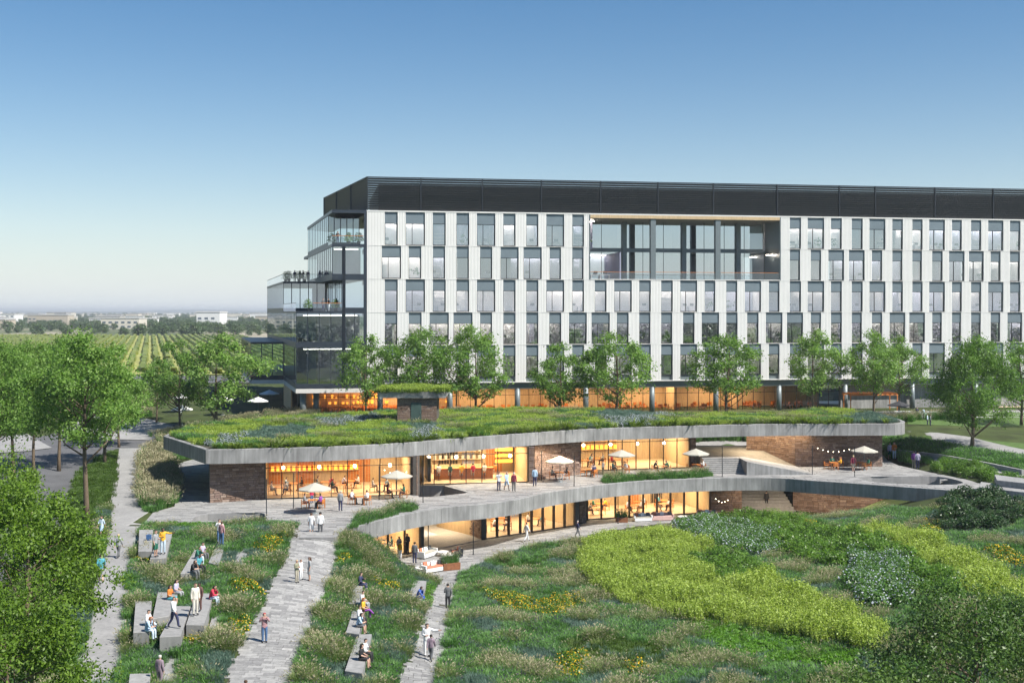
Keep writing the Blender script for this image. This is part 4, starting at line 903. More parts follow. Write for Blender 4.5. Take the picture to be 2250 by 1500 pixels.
# concrete bench blocks in the sloping beds
def bench(quad, h, label, group='concrete bench blocks in the planting', name='bench_block', m='bench', cat='bench'):
    gz = [hit(*p).z for p in quad]; zt = sum(gz) / 4 + h
    T4 = [G(a, c, zt) for a, c in quad]; c = sum(T4, Vector()) / 4; b = MB(); e = .03
    zb = min(H1(p.x, p.y) for p in T4) - .25
    q = [p - c for p in T4]; ins = [p * (1 - e / max(.3, p.length)) for p in q]
    vs = [(p.x, p.y, zb - zt) for p in q] + [(p.x, p.y, -e) for p in q] + [(p.x, p.y, 0) for p in ins]
    n = 4; fs = [tuple(range(8, 12))] + [(r * 4 + i, r * 4 + (i + 1) % 4, r * 4 + 4 + (i + 1) % 4, r * 4 + 4 + i) for r in (0, 1) for i in range(4)]
    b.add(vs, fs); me = b.mesh(name, M[m]); bm = bmesh.new(); bm.from_mesh(me); bmesh.ops.recalc_face_normals(bm, faces=bm.faces); bm.to_mesh(me); bm.free()
    o = link(name, me, None, c); tag(o, label, cat, group); o['top'] = zt; return o
BQ = [
 ([(306,1163),(336,1163),(334,1210),(304,1210)], .55, 'wide bench block holding a blue backpack beside the left path'),
 ([(349,1172),(378,1172),(364,1225),(330,1226)], .6, 'bench block under the man in a yellow sweater'),
 ([(428,1207),(453,1207),(434,1258),(397,1259)], .55, 'narrow bench block with four people sitting in a row'),
 ([(479,1188),(497,1188),(480,1240),(458,1235)], .3, 'low bench slab with a couple standing on its far end'),
 ([(298,1320),(334,1319),(327,1388),(293,1388)], .55, 'bench block by the left path with a couple sitting at its front corner'),
 ([(347,1300),(392,1300),(372,1352),(335,1358)], .5, 'bench block under the woman in orange and turquoise'),
 ([(388,1330),(419,1331),(397,1396),(351,1398)], .62, 'tall front bench block under the man in a white shirt'),
 ([(432,1302),(470,1303),(448,1372),(409,1371)], .55, 'bench block under the woman in a red jacket'),
 ([(285,1479),(331,1478),(328,1512),(281,1512)], .5, 'bench block at the bottom edge under the big left tree'),
 ([(771.5,1284),(797,1285.5),(792,1325),(766,1324)], .5, 'bench block with a navy jacketed man at its far end'),
 ([(775,1340),(801,1340),(789,1392),(760,1388)], .5, 'bench block holding four seated people in a cluster'),
 ([(785,1392),(817,1392),(796,1478),(758,1472)], .5, 'long bench block under the woman in a black dress'),
 ([(907,1274),(937,1275),(925,1330),(897,1326)], .5, 'lone bench block with a man in a blue suit by the lower path')]
BENCH = [bench(*q) for q in BQ]
for q, l in (([(470,1340),(490,1338),(478,1395),(450,1412)], 'flat stepping slab beside the bench under the red jacket'), ([(524,1200),(546,1200),(536,1250),(510,1255)], 'flat stepping slab sunk in feather grass near the yellow flowers'), ([(357,1443),(394,1442),(390,1512),(340,1512)], 'flat stepping slab under the man in a mauve suit')):
    bench(q, .12, l, 'stepping slabs', 'stepping_slab', 'pathc', 'slab')
bench([(2155,1058),(2262,1070),(2262,1082),(2150,1070)], .6, 'long grey bench block among shrubs at the right edge', None); bench([(2185,1042),(2262,1052),(2262,1062),(2190,1054)], .8, 'grey stepped block at the far right edge under the tree', None)
# ------------------------------------------------------------------ far country
M['vine'] = mat_leaf('vine_leaves', [(0, (0.14, 0.18, 0.02)), (.5, (0.23, 0.27, 0.035)), (1, (0.31, 0.34, 0.06))], .2)
b = MB(); rg = random.Random(2)
for k in range(50):
    x = -198 + k * 3.4; ys = np.arange(264, 676, 4.0); pr = None; x += 0
    for y in ys:
        w = rg.uniform(.65, 1.1); h = rg.uniform(1.0, 1.5); xx = x + (y - 264) * -.306 + rg.uniform(-.35, .35); z = 3.2
        cur = [(xx - w, y, z), (xx - w * .7, y, z + h), (xx + w * .7, y, z + h), (xx + w, y, z)]
        if pr and rg.random() > .05: b.add(pr + cur, [(0, 1, 5, 4), (1, 2, 6, 5), (2, 3, 7, 6)], 0, rg.uniform(.1, .9))
        pr = cur
tag(b.build('vineyard', M['vine']), kind='stuff')
M['citywall'] = mat_rnd('city_wall', [(0, (0.62, 0.60, 0.56)), (.4, (0.75, 0.74, 0.72)), (.7, (0.50, 0.46, 0.40)), (1, (0.38, 0.37, 0.36))], .8, bump=0, grain=.05)
M['cityroof'] = mat_rnd('city_roof', [(0, (0.55, 0.54, 0.52)), (.6, (0.40, 0.38, 0.36)), (1, (0.62, 0.60, 0.58))], .8, bump=0, grain=.05)
M['cityglass'] = mat('city_window', (0.10, 0.13, 0.16), .2)
looks = ['long white warehouse', 'pale office block', 'tan flat roofed shed', 'white low industrial hall', 'grey office slab', 'cream coloured block']
spots = []
for k in range(64):
    y = 900 * (1.026 ** k) * rg.uniform(.97, 1.03); px = rg.uniform(-60, 600); spots.append((px, y))
cnt_ = {}
CW = {n: mat('city_' + n, c, .8, var=.05) for n, c in (('white', (.72, .71, .69)), ('cream', (.62, .57, .48)), ('tan', (.46, .40, .32)), ('grey', (.38, .38, .39)))}
for k, (px, y) in enumerate(spots):
    x = (px - CX) * y / F; sxx = rg.uniform(9, 24) * (1 + y / 3500); syy = rg.uniform(12, 25); h = rg.uniform(6, 10) * (1 + (k % 7 == 0) * .4)
    where = 'just past the vineyard' if y < 1300 else 'midway to the horizon' if y < 2400 else 'near the horizon'
    side = 'above the leftmost trees' if px < 110 else 'above the big left tree' if px < 240 else 'in the gap between the trees' if px < 370 else 'above the second tree group' if px < 480 else 'beside the glass boxes'
    look = 'tall' if k % 7 == 0 else 'long' if sxx > 26 else 'small'; cw = ('white', 'cream', 'tan', 'grey')[(k * 7 + k // 5) % 4]
    for tr in range(4):
        lb = '%s %s hazy building %s, %s' % (look, cw, where, side)
        if lb not in cnt_: break
        cw = ('white', 'cream', 'tan', 'grey')[(('white', 'cream', 'tan', 'grey').index(cw) + 1) % 4]
    if lb in cnt_: continue
    cnt_[lb] = 1; root = empty('city_building', (x, y, 3.0), 0, lb, 'building', 'far city buildings in the haze')
    m = MB(); m.box(-sxx / 2, sxx / 2, 0, syy, -.5, h); m.build('wall', CW[cw], root)
    m = MB(); m.box(-sxx / 2 - .3, sxx / 2 + .3, -.3, syy + .3, h + .003, h + .8); m.build('roof', M['cityroof'], root)
    if y < 2000:
        m = MB(); nst = max(1, int(h / 3.6))
        for r in range(nst):
            for c in range(int(sxx / 5)): xx = -sxx / 2 + 1.2 + c * 5; m.box(xx, xx + 2.6, -.12, -.02, 1.4 + r * 3.4, 2.8 + r * 3.4)
        w = m.build('windows', M['cityglass'], root); w['kind'] = 'stuff'
b = MB(); xs_ = np.linspace(-9000, 9000, 160)
for yy, hh in ((9000, 16), (11000, 26)):
    pr = None
    for x in xs_:
        z = 3 + hh * (.72 + .3 * math.sin(x * .0011 + yy) + .18 * math.sin(x * .004 + 1)) + rg.uniform(-1.5, 1.5)
        cur = [(x, yy - 250, 2.5), (x, yy, z), (x, yy + 300, 2.5)]
        if pr: b.add(pr + cur, [(0, 3, 4, 1), (1, 4, 5, 2)])
        pr = cur
tag(b.build('hills', mat('hill', (0.05, 0.075, 0.05), .95, var=.3, scale=.004)), kind='structure')
# ------------------------------------------------------------------ trees
def quad_mesh(name, P, rnd, m, mi=None, tri=False):
    """P: n x k x 3 corner points"""
    n, k = P.shape[:2]; me = bpy.data.meshes.new(name); me.vertices.add(n * k); me.vertices.foreach_set('co', P.reshape(-1).astype(np.float32))
    me.loops.add(n * k); me.loops.foreach_set('vertex_index', np.arange(n * k, dtype=np.int32)); me.polygons.add(n)
    me.polygons.foreach_set('loop_start', np.arange(0, n * k, k, dtype=np.int32)); me.polygons.foreach_set('loop_total', np.full(n, k, np.int32))
    for q in (m if isinstance(m, list) else [m]): me.materials.append(q)
    if mi is not None: me.polygons.foreach_set('material_index', mi.astype(np.int32))
    me.update(calc_edges=True); at = me.attributes.new('rnd', 'FLOAT', 'POINT'); at.data.foreach_set('value', np.repeat(rnd, k).astype(np.float32)); return me
def leaves(C, rs, size, up=.35, ar=.5, out=None):
    """diamond leaves at points C"""
    n = len(C); nr = rs.normal(size=(n, 3)); nr[:, 2] = np.abs(nr[:, 2]) * .8 + up
    if out is not None: nr += out * .7
    nr /= np.linalg.norm(nr, axis=1)[:, None]; a = rs.normal(size=(n, 3)); a -= nr * (a * nr).sum(1)[:, None]; a /= np.linalg.norm(a, axis=1)[:, None]; b = np.cross(nr, a)
    s = (size * rs.uniform(.6, 1.35, n))[:, None]; bend = nr * s * .12
    return np.stack([C - a * s * .5 + bend, C + b * s * ar * .5 - bend, C + a * s * .5 + bend, C - b * s * ar * .5 - bend], 1)
def tree_parts(seed, h, r, base, leaf, ncl, lpc, mleaf, clr=1.0, lean=0.0, stem_r=.17, shape=1.0):
    rs = np.random.RandomState(seed); rg = random.Random(seed); cz = h * (base + 1) / 2; hz_ = h * (1 - base) / 2
    cl = []
    while len(cl) < ncl:
        d = rs.normal(size=3); d /= np.linalg.norm(d); q = rs.uniform(.35, 1.0) ** .55; lob = 1 + .22 * math.sin(3.1 * math.atan2(d[1], d[0]) + seed) + .12 * math.sin(5 * d[2] + seed * 2)
        w = 1.0 - .25 * max(0, d[2]) * shape
        cl.append((d[0] * r * q * lob * w, d[1] * r * q * lob * w, cz + d[2] * hz_ * q))
    cl = np.array(cl); C = []; O = []
    for c in cl:
        n = int(lpc * rs.uniform(.5, 1.4)); sp = clr * rs.uniform(.6, 1.25); p = rs.normal(size=(n, 3)) * np.array([sp, sp, sp * .62]) * .62; C.append(c + p); o = p / (np.linalg.norm(p, axis=1)[:, None] + 1e-6); O.append(o)
    C = np.concatenate(C); O = np.concatenate(O); keep = C[:, 2] > h * base * .72; C = C[keep]; O = O[keep]
    cr = quad_mesh('crown', leaves(C, rs, leaf, out=O), rs.uniform(.15, .85, len(C)), mleaf)
    m = MB(); top = Vector((lean, 0, h * .86)); n = 9; pts = []
    for i in range(n):
        t = i / (n - 1); pts.append(Vector((lean * t + .10 * math.sin(t * 6 + seed) * (h / 10), .1 * math.cos(t * 5 + seed) * (h / 10), h * .86 * t)))
    rad = [stem_r * (1.25 if i == 0 else 1) * (1 - .86 * (i / (n - 1))) + .012 for i in range(n)]; m.tube(pts, rad, 9)
    order = rs.permutation(len(cl))[:min(len(cl), 26)]
    for i in order:
        c = Vector(cl[i]); zt = max(h * base * .55, c.z - (c.xy.length) * rg.uniform(.55, 1.0)); t = min(.95, zt / (h * .86)); k = t * (n - 1); j = min(n - 2, int(k)); s = pts[j].lerp(pts[j + 1], k - j)
        mid = s.lerp(c, .5) + Vector((rg.uniform(-.3, .3), rg.uniform(-.3, .3), -.25)); r0 = rad[j] * .5; m.tube([s, mid, c], [r0, r0 * .6, .012], 6)
    return m.mesh('trunk', M['bark'], True), cr
LG = [(0, (0.052, 0.12, 0.018)), (.35, (0.11, 0.22, 0.034)), (.7, (0.18, 0.32, 0.058)), (1, (0.28, 0.40, 0.12))]
M['leaf'] = mat_leaf('oak_leaf', LG, .42, .5, .3)
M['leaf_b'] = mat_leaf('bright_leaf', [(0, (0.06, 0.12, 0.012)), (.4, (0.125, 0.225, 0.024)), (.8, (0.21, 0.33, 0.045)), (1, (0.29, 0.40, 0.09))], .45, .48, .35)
M['leaf_d'] = mat_leaf('shade_tinted_leaf', [(0, (0.028, 0.068, 0.010)), (.5, (0.066, 0.135, 0.018)), (1, (0.13, 0.21, 0.044))], .28, .45, .4)  # shade over the corner trees is put into this darker leaf colour
TV = {}
for k in range(4): TV['a%d' % k] = tree_parts(20 + k, 10, 3.7, .30, .27, 58, 130, M['leaf'], .80, R.uniform(-.3, .3))
for k in range(2): TV['l%d' % k] = tree_parts(40 + k, 15, 5.0, .38, .25, 95, 210, M['leaf'], .95, .2, .24)
TV['near'] = tree_parts(51, 13, 4.6, .26, .20, 105, 235, M['leaf_b'], .78, .1, .2)
TV['near2'] = tree_parts(52, 12, 4.0, .3, .21, 82, 215, M['leaf_b'], .76, .1, .2)
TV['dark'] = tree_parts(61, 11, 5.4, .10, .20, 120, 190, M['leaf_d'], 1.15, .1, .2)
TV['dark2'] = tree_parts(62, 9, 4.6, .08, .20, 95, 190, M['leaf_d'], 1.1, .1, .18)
TV['big'] = tree_parts(71, 14, 6.2, .2, .30, 130, 190, M['leaf'], 1.3, .0, .28, 1.8)
def tree(kind, x, y, label, hs=1.0, rot=0.0, group=None, rs=1.0, name='tree', z=None):
    t, c = TV[kind]; z = (H1(x, y) if z is None else z) - .1
    o = empty(name, (x, y, z), rot, label, 'tree', group); o.scale = (hs * rs, hs * rs, hs)
    link('trunk', t, o); link('crown', c, o); return o
def tpx(kind, px, d, toppx, label, rot, rs=1.0, group='trees in front of the offices', z=None):
    x = (px - CX) * d / F; zz = H1(x, d) if z is None else z; top = CAMZ - (toppx - HY) * d / F
    hh = {'a': 10, 'l': 15, 'n': 13, 'd': 10, 'b': 14}[kind[0]]; return tree(kind, x, d, label, (top - zz) / (hh * 1.02), rot, group, rs, z=zz)
T_ = 'slender street tree before the white facade, '
tpx('a0', 803, 151, 728, T_ + 'right of the dark corner post', .3, .8)
tpx('a1', 921, 152, 718, T_ + 'behind the stone kiosk', 1.9, .95)
tpx('a2', 1043, 152, 712, T_ + 'first one right of the kiosk', 4.0, .9)
tpx('a3', 1232, 153, 752, T_ + 'low crown left of the entrance bay', .9, .95)
tpx('a0', 1356, 152, 722, T_ + 'tall crown under the loggia', 2.8, 1.0)
tpx('a1', 1597, 155, 732, T_ + 'broad crown below the loggia right end', 5.2, 1.15)
tpx('a2', 1788, 157, 722, T_ + 'standing before the right end of the timber glazing', .2, .9)
tpx('a3', 1918, 156, 724, T_ + 'left of the pair by the grey wall', 3.4, .85)
tpx('a0', 1975, 161, 732, T_ + 'right of the pair by the grey wall', 1.2, .85)
tpx('big', 2137, 134, 735, 'large spreading tree on the hedge bed at the far right', 2.2, .82, None)
tpx('a1', 2246, 150, 745, 'tree cut by the right edge behind the large spreading tree', 2.9, 1.0, None)
tpx('l0', 186, 97, 722, 'tall forked tree in the grass verge beside the left path', 1.2, .92, 'trees on the left')
tpx('l1', 75, 118, 738, 'tall tree behind the verge tree near the left edge', .4, .75, 'trees on the left')
tpx('a2', 478, 146, 730, 'tall tree beside the roof corner next to the glass boxes', .8, 1.05, 'trees on the left')
tpx('a3', 395, 150, 745, 'slimmer tree left of the tree beside the roof corner', 2.0, .8, 'trees on the left')
tpx('a0', 345, 156, 790, 'dark small tree at the road corner behind the roof', 2.6, .9, 'trees on the left')
tpx('l0', -8, 105, 745, 'tall tree cut by the left edge behind the roadway', 3.6, .8, 'trees on the left')
tpx('a1', 232, 128, 800, 'tree behind the verge tree across the road', 5.0, 1.0, 'trees on the left')
tpx('a2', 130, 175, 742, 'distant tree across the road at the left', 1.0, 1.1, 'trees on the left')
tpx('l1', 28, 112, 748, 'full tree overhanging the road near the left edge', 2.2, .82, 'trees on the left')
tpx('l0', 132, 122, 735, 'full tree between the two tall left trees', 4.4, .8, 'trees on the left')
tpx('a3', 262, 140, 800, 'low tree at the road bend left of the roof', 1.1, .9, 'trees on the left')
tpx('near', 62, 54, 1030, 'big bright green tree filling the lower left corner', .3, .92, None)
tpx('near2', -6, 66, 935, 'bright green tree at the left edge above the corner tree', 1.4, .80, None)
tpx('near2', 20, 44, 1215, 'bright green tree half outside the lower left corner', 2.9, .95, None)
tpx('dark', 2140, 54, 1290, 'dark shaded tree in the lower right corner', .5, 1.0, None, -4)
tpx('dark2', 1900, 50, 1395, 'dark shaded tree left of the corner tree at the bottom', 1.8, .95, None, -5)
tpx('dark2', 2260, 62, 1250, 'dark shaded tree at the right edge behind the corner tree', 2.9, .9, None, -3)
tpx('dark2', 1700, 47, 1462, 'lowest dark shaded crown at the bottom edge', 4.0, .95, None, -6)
# far wood: too many to count
def scatter_obj(name, pts, rot, scl, proto, kind='stuff', parent=None, label=None, cat=None):
    me = bpy.data.meshes.new(name); me.vertices.add(len(pts)); me.vertices.foreach_set('co', np.asarray(pts, np.float32).reshape(-1))
    a = me.attributes.new('rot', 'FLOAT_VECTOR', 'POINT'); a.data.foreach_set('vector', np.asarray(rot, np.float32).reshape(-1))
    a = me.attributes.new('scl', 'FLOAT', 'POINT'); a.data.foreach_set('value', np.asarray(scl, np.float32))
    o = link(name, me, parent); ng = bpy.data.node_groups.new(name, 'GeometryNodeTree')
    ng.interface.new_socket('Geometry', in_out='INPUT', socket_type='NodeSocketGeometry'); ng.interface.new_socket('Geometry', in_out='OUTPUT', socket_type='NodeSocketGeometry')
    N = ng.nodes; L = ng.links; gi = N.new('NodeGroupInput'); go = N.new('NodeGroupOutput'); ip = N.new('GeometryNodeInstanceOnPoints'); oi = N.new('GeometryNodeObjectInfo'); oi.inputs['Object'].default_value = proto; oi.inputs['As Instance'].default_value = True
    ra = N.new('GeometryNodeInputNamedAttribute'); ra.data_type = 'FLOAT_VECTOR'; ra.inputs[0].default_value = 'rot'; sa = N.new('GeometryNodeInputNamedAttribute'); sa.data_type = 'FLOAT'; sa.inputs[0].default_value = 'scl'
    L.new(gi.outputs[0], ip.inputs['Points']); L.new(oi.outputs['Geometry'], ip.inputs['Instance']); L.new(ra.outputs['Attribute'], ip.inputs['Rotation']); L.new(sa.outputs['Attribute'], ip.inputs['Scale']); L.new(ip.outputs[0], go.inputs[0])
    md = o.modifiers.new('scatter', 'NODES'); md.node_group = ng; o['kind'] = kind; return o
def proto(name, me): return bpy.data.objects.new(name, me)
M['far_leaf'] = mat_leaf('far_leaf', [(0, (0.035, 0.075, 0.025)), (.6, (0.065, 0.115, 0.035)), (1, (0.11, 0.15, 0.05))], .2)
ft = tree_parts(81, 8, 4.2, .05, 1.1, 40, 26, M['far_leaf'], 1.6)[1]
rs = np.random.RandomState(4); n = 2600; yy = 690 * np.exp(rs.uniform(0, 2.2, n)); xx = (rs.uniform(-120, 760, n) - CX) * yy / F
cl = np.sin(xx * .011 + yy * .004) + np.sin(yy * .013 - xx * .003) + .8 * np.sin(xx * .031 + 2); k = ((cl > .25) & (rs.uniform(size=n) < .8)) | (rs.uniform(size=n) < .10)
xx, yy = xx[k], yy[k]; n = len(xx)
scatter_obj('woodland', np.stack([xx, yy, np.full(n, 2.9)], 1), np.stack([np.zeros(n), np.zeros(n), rs.uniform(0, 6.28, n)], 1), rs.uniform(.4, .85, n) * (1 + yy / 9000), proto('woodland_tree', ft))
n = 500; yy = -rs.uniform(60, 420, n); xx = rs.uniform(-260, 420, n)      # the wooded slope behind the photographer, seen in the office windows
scatter_obj('woodland', np.stack([xx, yy, np.full(n, -2.6)], 1), np.stack([np.zeros(n), np.zeros(n), rs.uniform(0, 6.28, n)], 1), rs.uniform(.9, 1.9, n), proto('woodland_tree', ft))
# ------------------------------------------------------------------ planting
def tuft(seed, n, h, sp, w, droop, m, head=None, hm=None, hsz=.1):
    rs = np.random.RandomState(seed); P = []; rd = []; mi = []
    for i in range(n):
        a = rs.uniform(0, 6.28); r = sp * math.sqrt(rs.uniform()) * .45; b = np.array([math.cos(a) * r, math.sin(a) * r, 0]); hh = h * rs.uniform(.55, 1.15); o = a + rs.normal() * .6; d = np.array([math.cos(o), math.sin(o), 0]); s = np.array([-d[1], d[0], 0]) * w * .5
        q = droop * rs.uniform(.4, 1.3) * h; p1 = b + d * q * .3 + np.array([0, 0, hh * .62]); p2 = b + d * q + np.array([0, 0, hh * rs.uniform(.8, 1.0)]); c = rs.uniform(.1, .9)
        P += [[b - s, b + s, p1 + s * .8, p1 - s * .8], [p1 - s * .8, p1 + s * .8, p2 + s * .12, p2 - s * .12]]; rd += [c, c]; mi += [0, 0]
        if head and rs.uniform() < head:
            t = (p2 - p1) / np.linalg.norm(p2 - p1); e = p2 + t * hsz * 1.6; z = np.array([0, 0, 1.0]) * hsz * .28; s2 = s / np.linalg.norm(s) * hsz * .28
            P += [[p2, (p2 + e) / 2 + s2, e, (p2 + e) / 2 - s2], [p2, (p2 + e) / 2 + z, e, (p2 + e) / 2 - z]]; rd += [rs.uniform()] * 2; mi += [1, 1]
    return quad_mesh('tuft', np.array(P), np.array(rd), [m, hm] if hm else m, np.array(mi))
def leafmound(seed, n, r, h, leaf, m, fl=0, fm=None, fsz=.1, ar=.5, up=.4, dome=True, stems=False):
    rs = np.random.RandomState(seed); d = rs.normal(size=(n, 3)); d[:, 2] = np.abs(d[:, 2]); d /= np.linalg.norm(d, axis=1)[:, None]; q = rs.uniform(.25, 1, n) ** .5
    C = d * q[:, None] * np.array([r, r, h]); C[:, 2] += .03; P = leaves(C, rs, leaf, up, ar, d); rd = rs.uniform(.1, .9, n); mi = np.zeros(n)
    if fl:
        d = rs.normal(size=(fl, 3)); d[:, 2] = np.abs(d[:, 2]) + .25; d /= np.linalg.norm(d, axis=1)[:, None]; C = d * np.array([r, r, h]) * 1.04
        Q = leaves(C, rs, fsz, 1.2, .9, d); P = np.concatenate([P, Q]); rd = np.concatenate([rd, rs.uniform(.1, .9, fl)]); mi = np.concatenate([mi, np.ones(fl)])
    return quad_mesh('mound', P, rd, [m, fm] if fm else m, mi)
def upright(seed, n, r, h, m, leaf=.09):
    """bushy upright stems set with small leaves"""
    rs = np.random.RandomState(seed); C = []
    for i in range(n):
        a = rs.uniform(0, 6.28); b = r * math.sqrt(rs.uniform()); hh = h * rs.uniform(.6, 1.1); k = 9; t = np.linspace(.15, 1, k)
        C.append(np.stack([math.cos(a) * b * (1 + .35 * t) + rs.normal(size=k) * .02, math.sin(a) * b * (1 + .35 * t) + rs.normal(size=k) * .02, hh * t], 1))
    C = np.concatenate(C); o = np.tile(np.array([0, 0, .2]), (len(C), 1)); return quad_mesh('upright', leaves(C, rs, leaf, .45, .5, o), rs.uniform(.1, .9, len(C)), m)
M['g_green'] = mat_leaf('meadow_grass', [(0, (0.044, 0.125, 0.024)), (.5, (0.095, 0.225, 0.046)), (1, (0.165, 0.31, 0.078))], .3, .5, .4)
M['g_blue'] = mat_leaf('blue_grass', [(0, (0.050, 0.105, 0.070)), (.5, (0.095, 0.165, 0.120)), (1, (0.15, 0.22, 0.17))], .25, .55, .3)
M['g_straw'] = mat_leaf('feather_grass', [(0, (0.060, 0.115, 0.026)), (.5, (0.125, 0.185, 0.050)), (1, (0.25, 0.29, 0.11))], .3, .55, .3)
M['seed'] = mat_leaf('seed_head', [(0, (0.27, 0.25, 0.15)), (1, (0.50, 0.46, 0.31))], .3, .7, .2)
M['seed_p'] = mat_leaf('lavender_spike', [(0, (0.06, 0.06, 0.08)), (1, (0.14, 0.12, 0.17))], .2, .7, .2)
M['chart'] = mat_leaf('chartreuse_leaf', [(0, (0.13, 0.195, 0.020)), (.5, (0.27, 0.375, 0.050)), (1, (0.44, 0.55, 0.13))], .38, .5, .4)
M['shrub'] = mat_leaf('shrub_leaf', [(0, (0.035, 0.095, 0.008)), (.5, (0.085, 0.185, 0.016)), (1, (0.17, 0.30, 0.04))], .32, .42, .5)
M['bright'] = mat_leaf('bright_cover', [(0, (0.05, 0.13, 0.008)), (.5, (0.095, 0.23, 0.018)), (1, (0.15, 0.31, 0.035))], .35, .45, .4)
M['wshrub'] = mat_leaf('glossy_shrub_leaf', [(0, (0.03, 0.085, 0.012)), (.5, (0.06, 0.15, 0.02)), (1, (0.11, 0.22, 0.04))], .3, .4, .5)
M['deep'] = mat_leaf('deep_leaf', [(0, (0.014, 0.042, 0.010)), (.5, (0.030, 0.075, 0.016)), (1, (0.055, 0.11, 0.028))], .25, .4, .5)
M['petal_w'] = mat_leaf('pale_petal', [(0, (0.40, 0.46, 0.56)), (1, (0.68, 0.71, 0.78))], .3, .7, .2)
M['petal_y'] = mat_leaf('yellow_petal', [(0, (0.62, 0.30, 0.01)), (1, (0.85, 0.55, 0.03))], .3, .6, .2)
M['fern'] = mat_leaf('fern_leaf', [(0, (0.075, 0.13, 0.015)), (1, (0.17, 0.24, 0.04))], .4, .45, .4)
M['lawnb'] = mat_leaf('lawn_blade', [(0, (0.05, 0.105, 0.012)), (1, (0.10, 0.17, 0.03))], .35, .5, .3)
PR = {
 'feather_grass': [proto('feather_grass', tuft(1 + k, 80, .58, .8, .022, .7, M['g_straw'], .15, M['seed'], .10)) for k in range(2)],
 'meadow_grass': [proto('meadow_grass', tuft(11 + k, 90, .44, .85, .026, .45, M['g_green'], .05, M['seed_p'], .08)) for k in range(2)],
 'blue_grass': [proto('blue_grass', tuft(21, 90, .42, .75, .022, .4, M['g_blue']))],
 'turf': [proto('turf', tuft(31, 70, .26, .95, .03, .35, M['lawnb']))],
 'coneflowers': [proto('coneflowers', leafmound(41, 110, .38, .55, .16, M['shrub'], 15, M['petal_y'], .115))],
 'chartreuse_shrubs': [proto('chartreuse_shrubs', upright(51 + k, 34, .36, 1.0, M['chart'], .11)) for k in range(2)],
 'green_shrubs': [proto('green_shrubs', leafmound(61 + k, 420, .78, 1.1, .16, M['shrub'], up=.7)) for k in range(2)],
 'white_flowering_shrubs': [proto('white_flowering_shrubs', leafmound(71, 360, .74, 1.1, .16, M['wshrub'], 14, M['petal_w'], .15))],
 'bright_ground_cover': [proto('bright_ground_cover', leafmound(81, 150, .45, .42, .12, M['bright'], up=.9))],
 'sedum': [proto('sedum', upright(91, 40, .42, .42, M['chart'], .075)), proto('sedum', leafmound(92, 110, .42, .34, .10, M['chart'], up=.8))],
 'ferns': [proto('ferns', tuft(101, 30, .65, .35, .11, 1.1, M['fern']))],
 'pale_flowers': [proto('pale_flowers', leafmound(111, 90, .42, .6, .12, M['deep'], 26, M['petal_w'], .08))],
 'tall_grass': [proto('tall_grass', tuft(121, 90, 1.0, .8, .03, .35, M['g_green'], .5, M['seed'], .12))],
}
def plant(name, X_, Y_, Z_, s0, s1, seed=0, tilt=.12):
    n = len(X_)
    if n == 0: return
    sw = .5 + .5 * np.clip(.55 * np.sin(X_ * 1.15 + 1.9 * np.sin(Y_ * .62)) + .55 * np.sin(Y_ * 1.0 - X_ * .45 + 1.4 * np.sin(X_ * .5)), -1, 1)
    rs = np.random.RandomState(seed + n); ps = PR[name]; w = rs.randint(0, len(ps), n)
    for k, p in enumerate(ps):
        q = w == k; m = int(q.sum())
        if m: scatter_obj(name, np.stack([X_[q], Y_[q], Z_[q]], 1), np.stack([rs.normal(size=m) * tilt, rs.normal(size=m) * tilt, rs.uniform(0, 6.28, m)], 1), np.clip(s0 + (s1 - s0) * (.62 * sw[q] + .55 * rs.uniform(size=m) - .08), .4 * s0, s1 * 1.15), p)
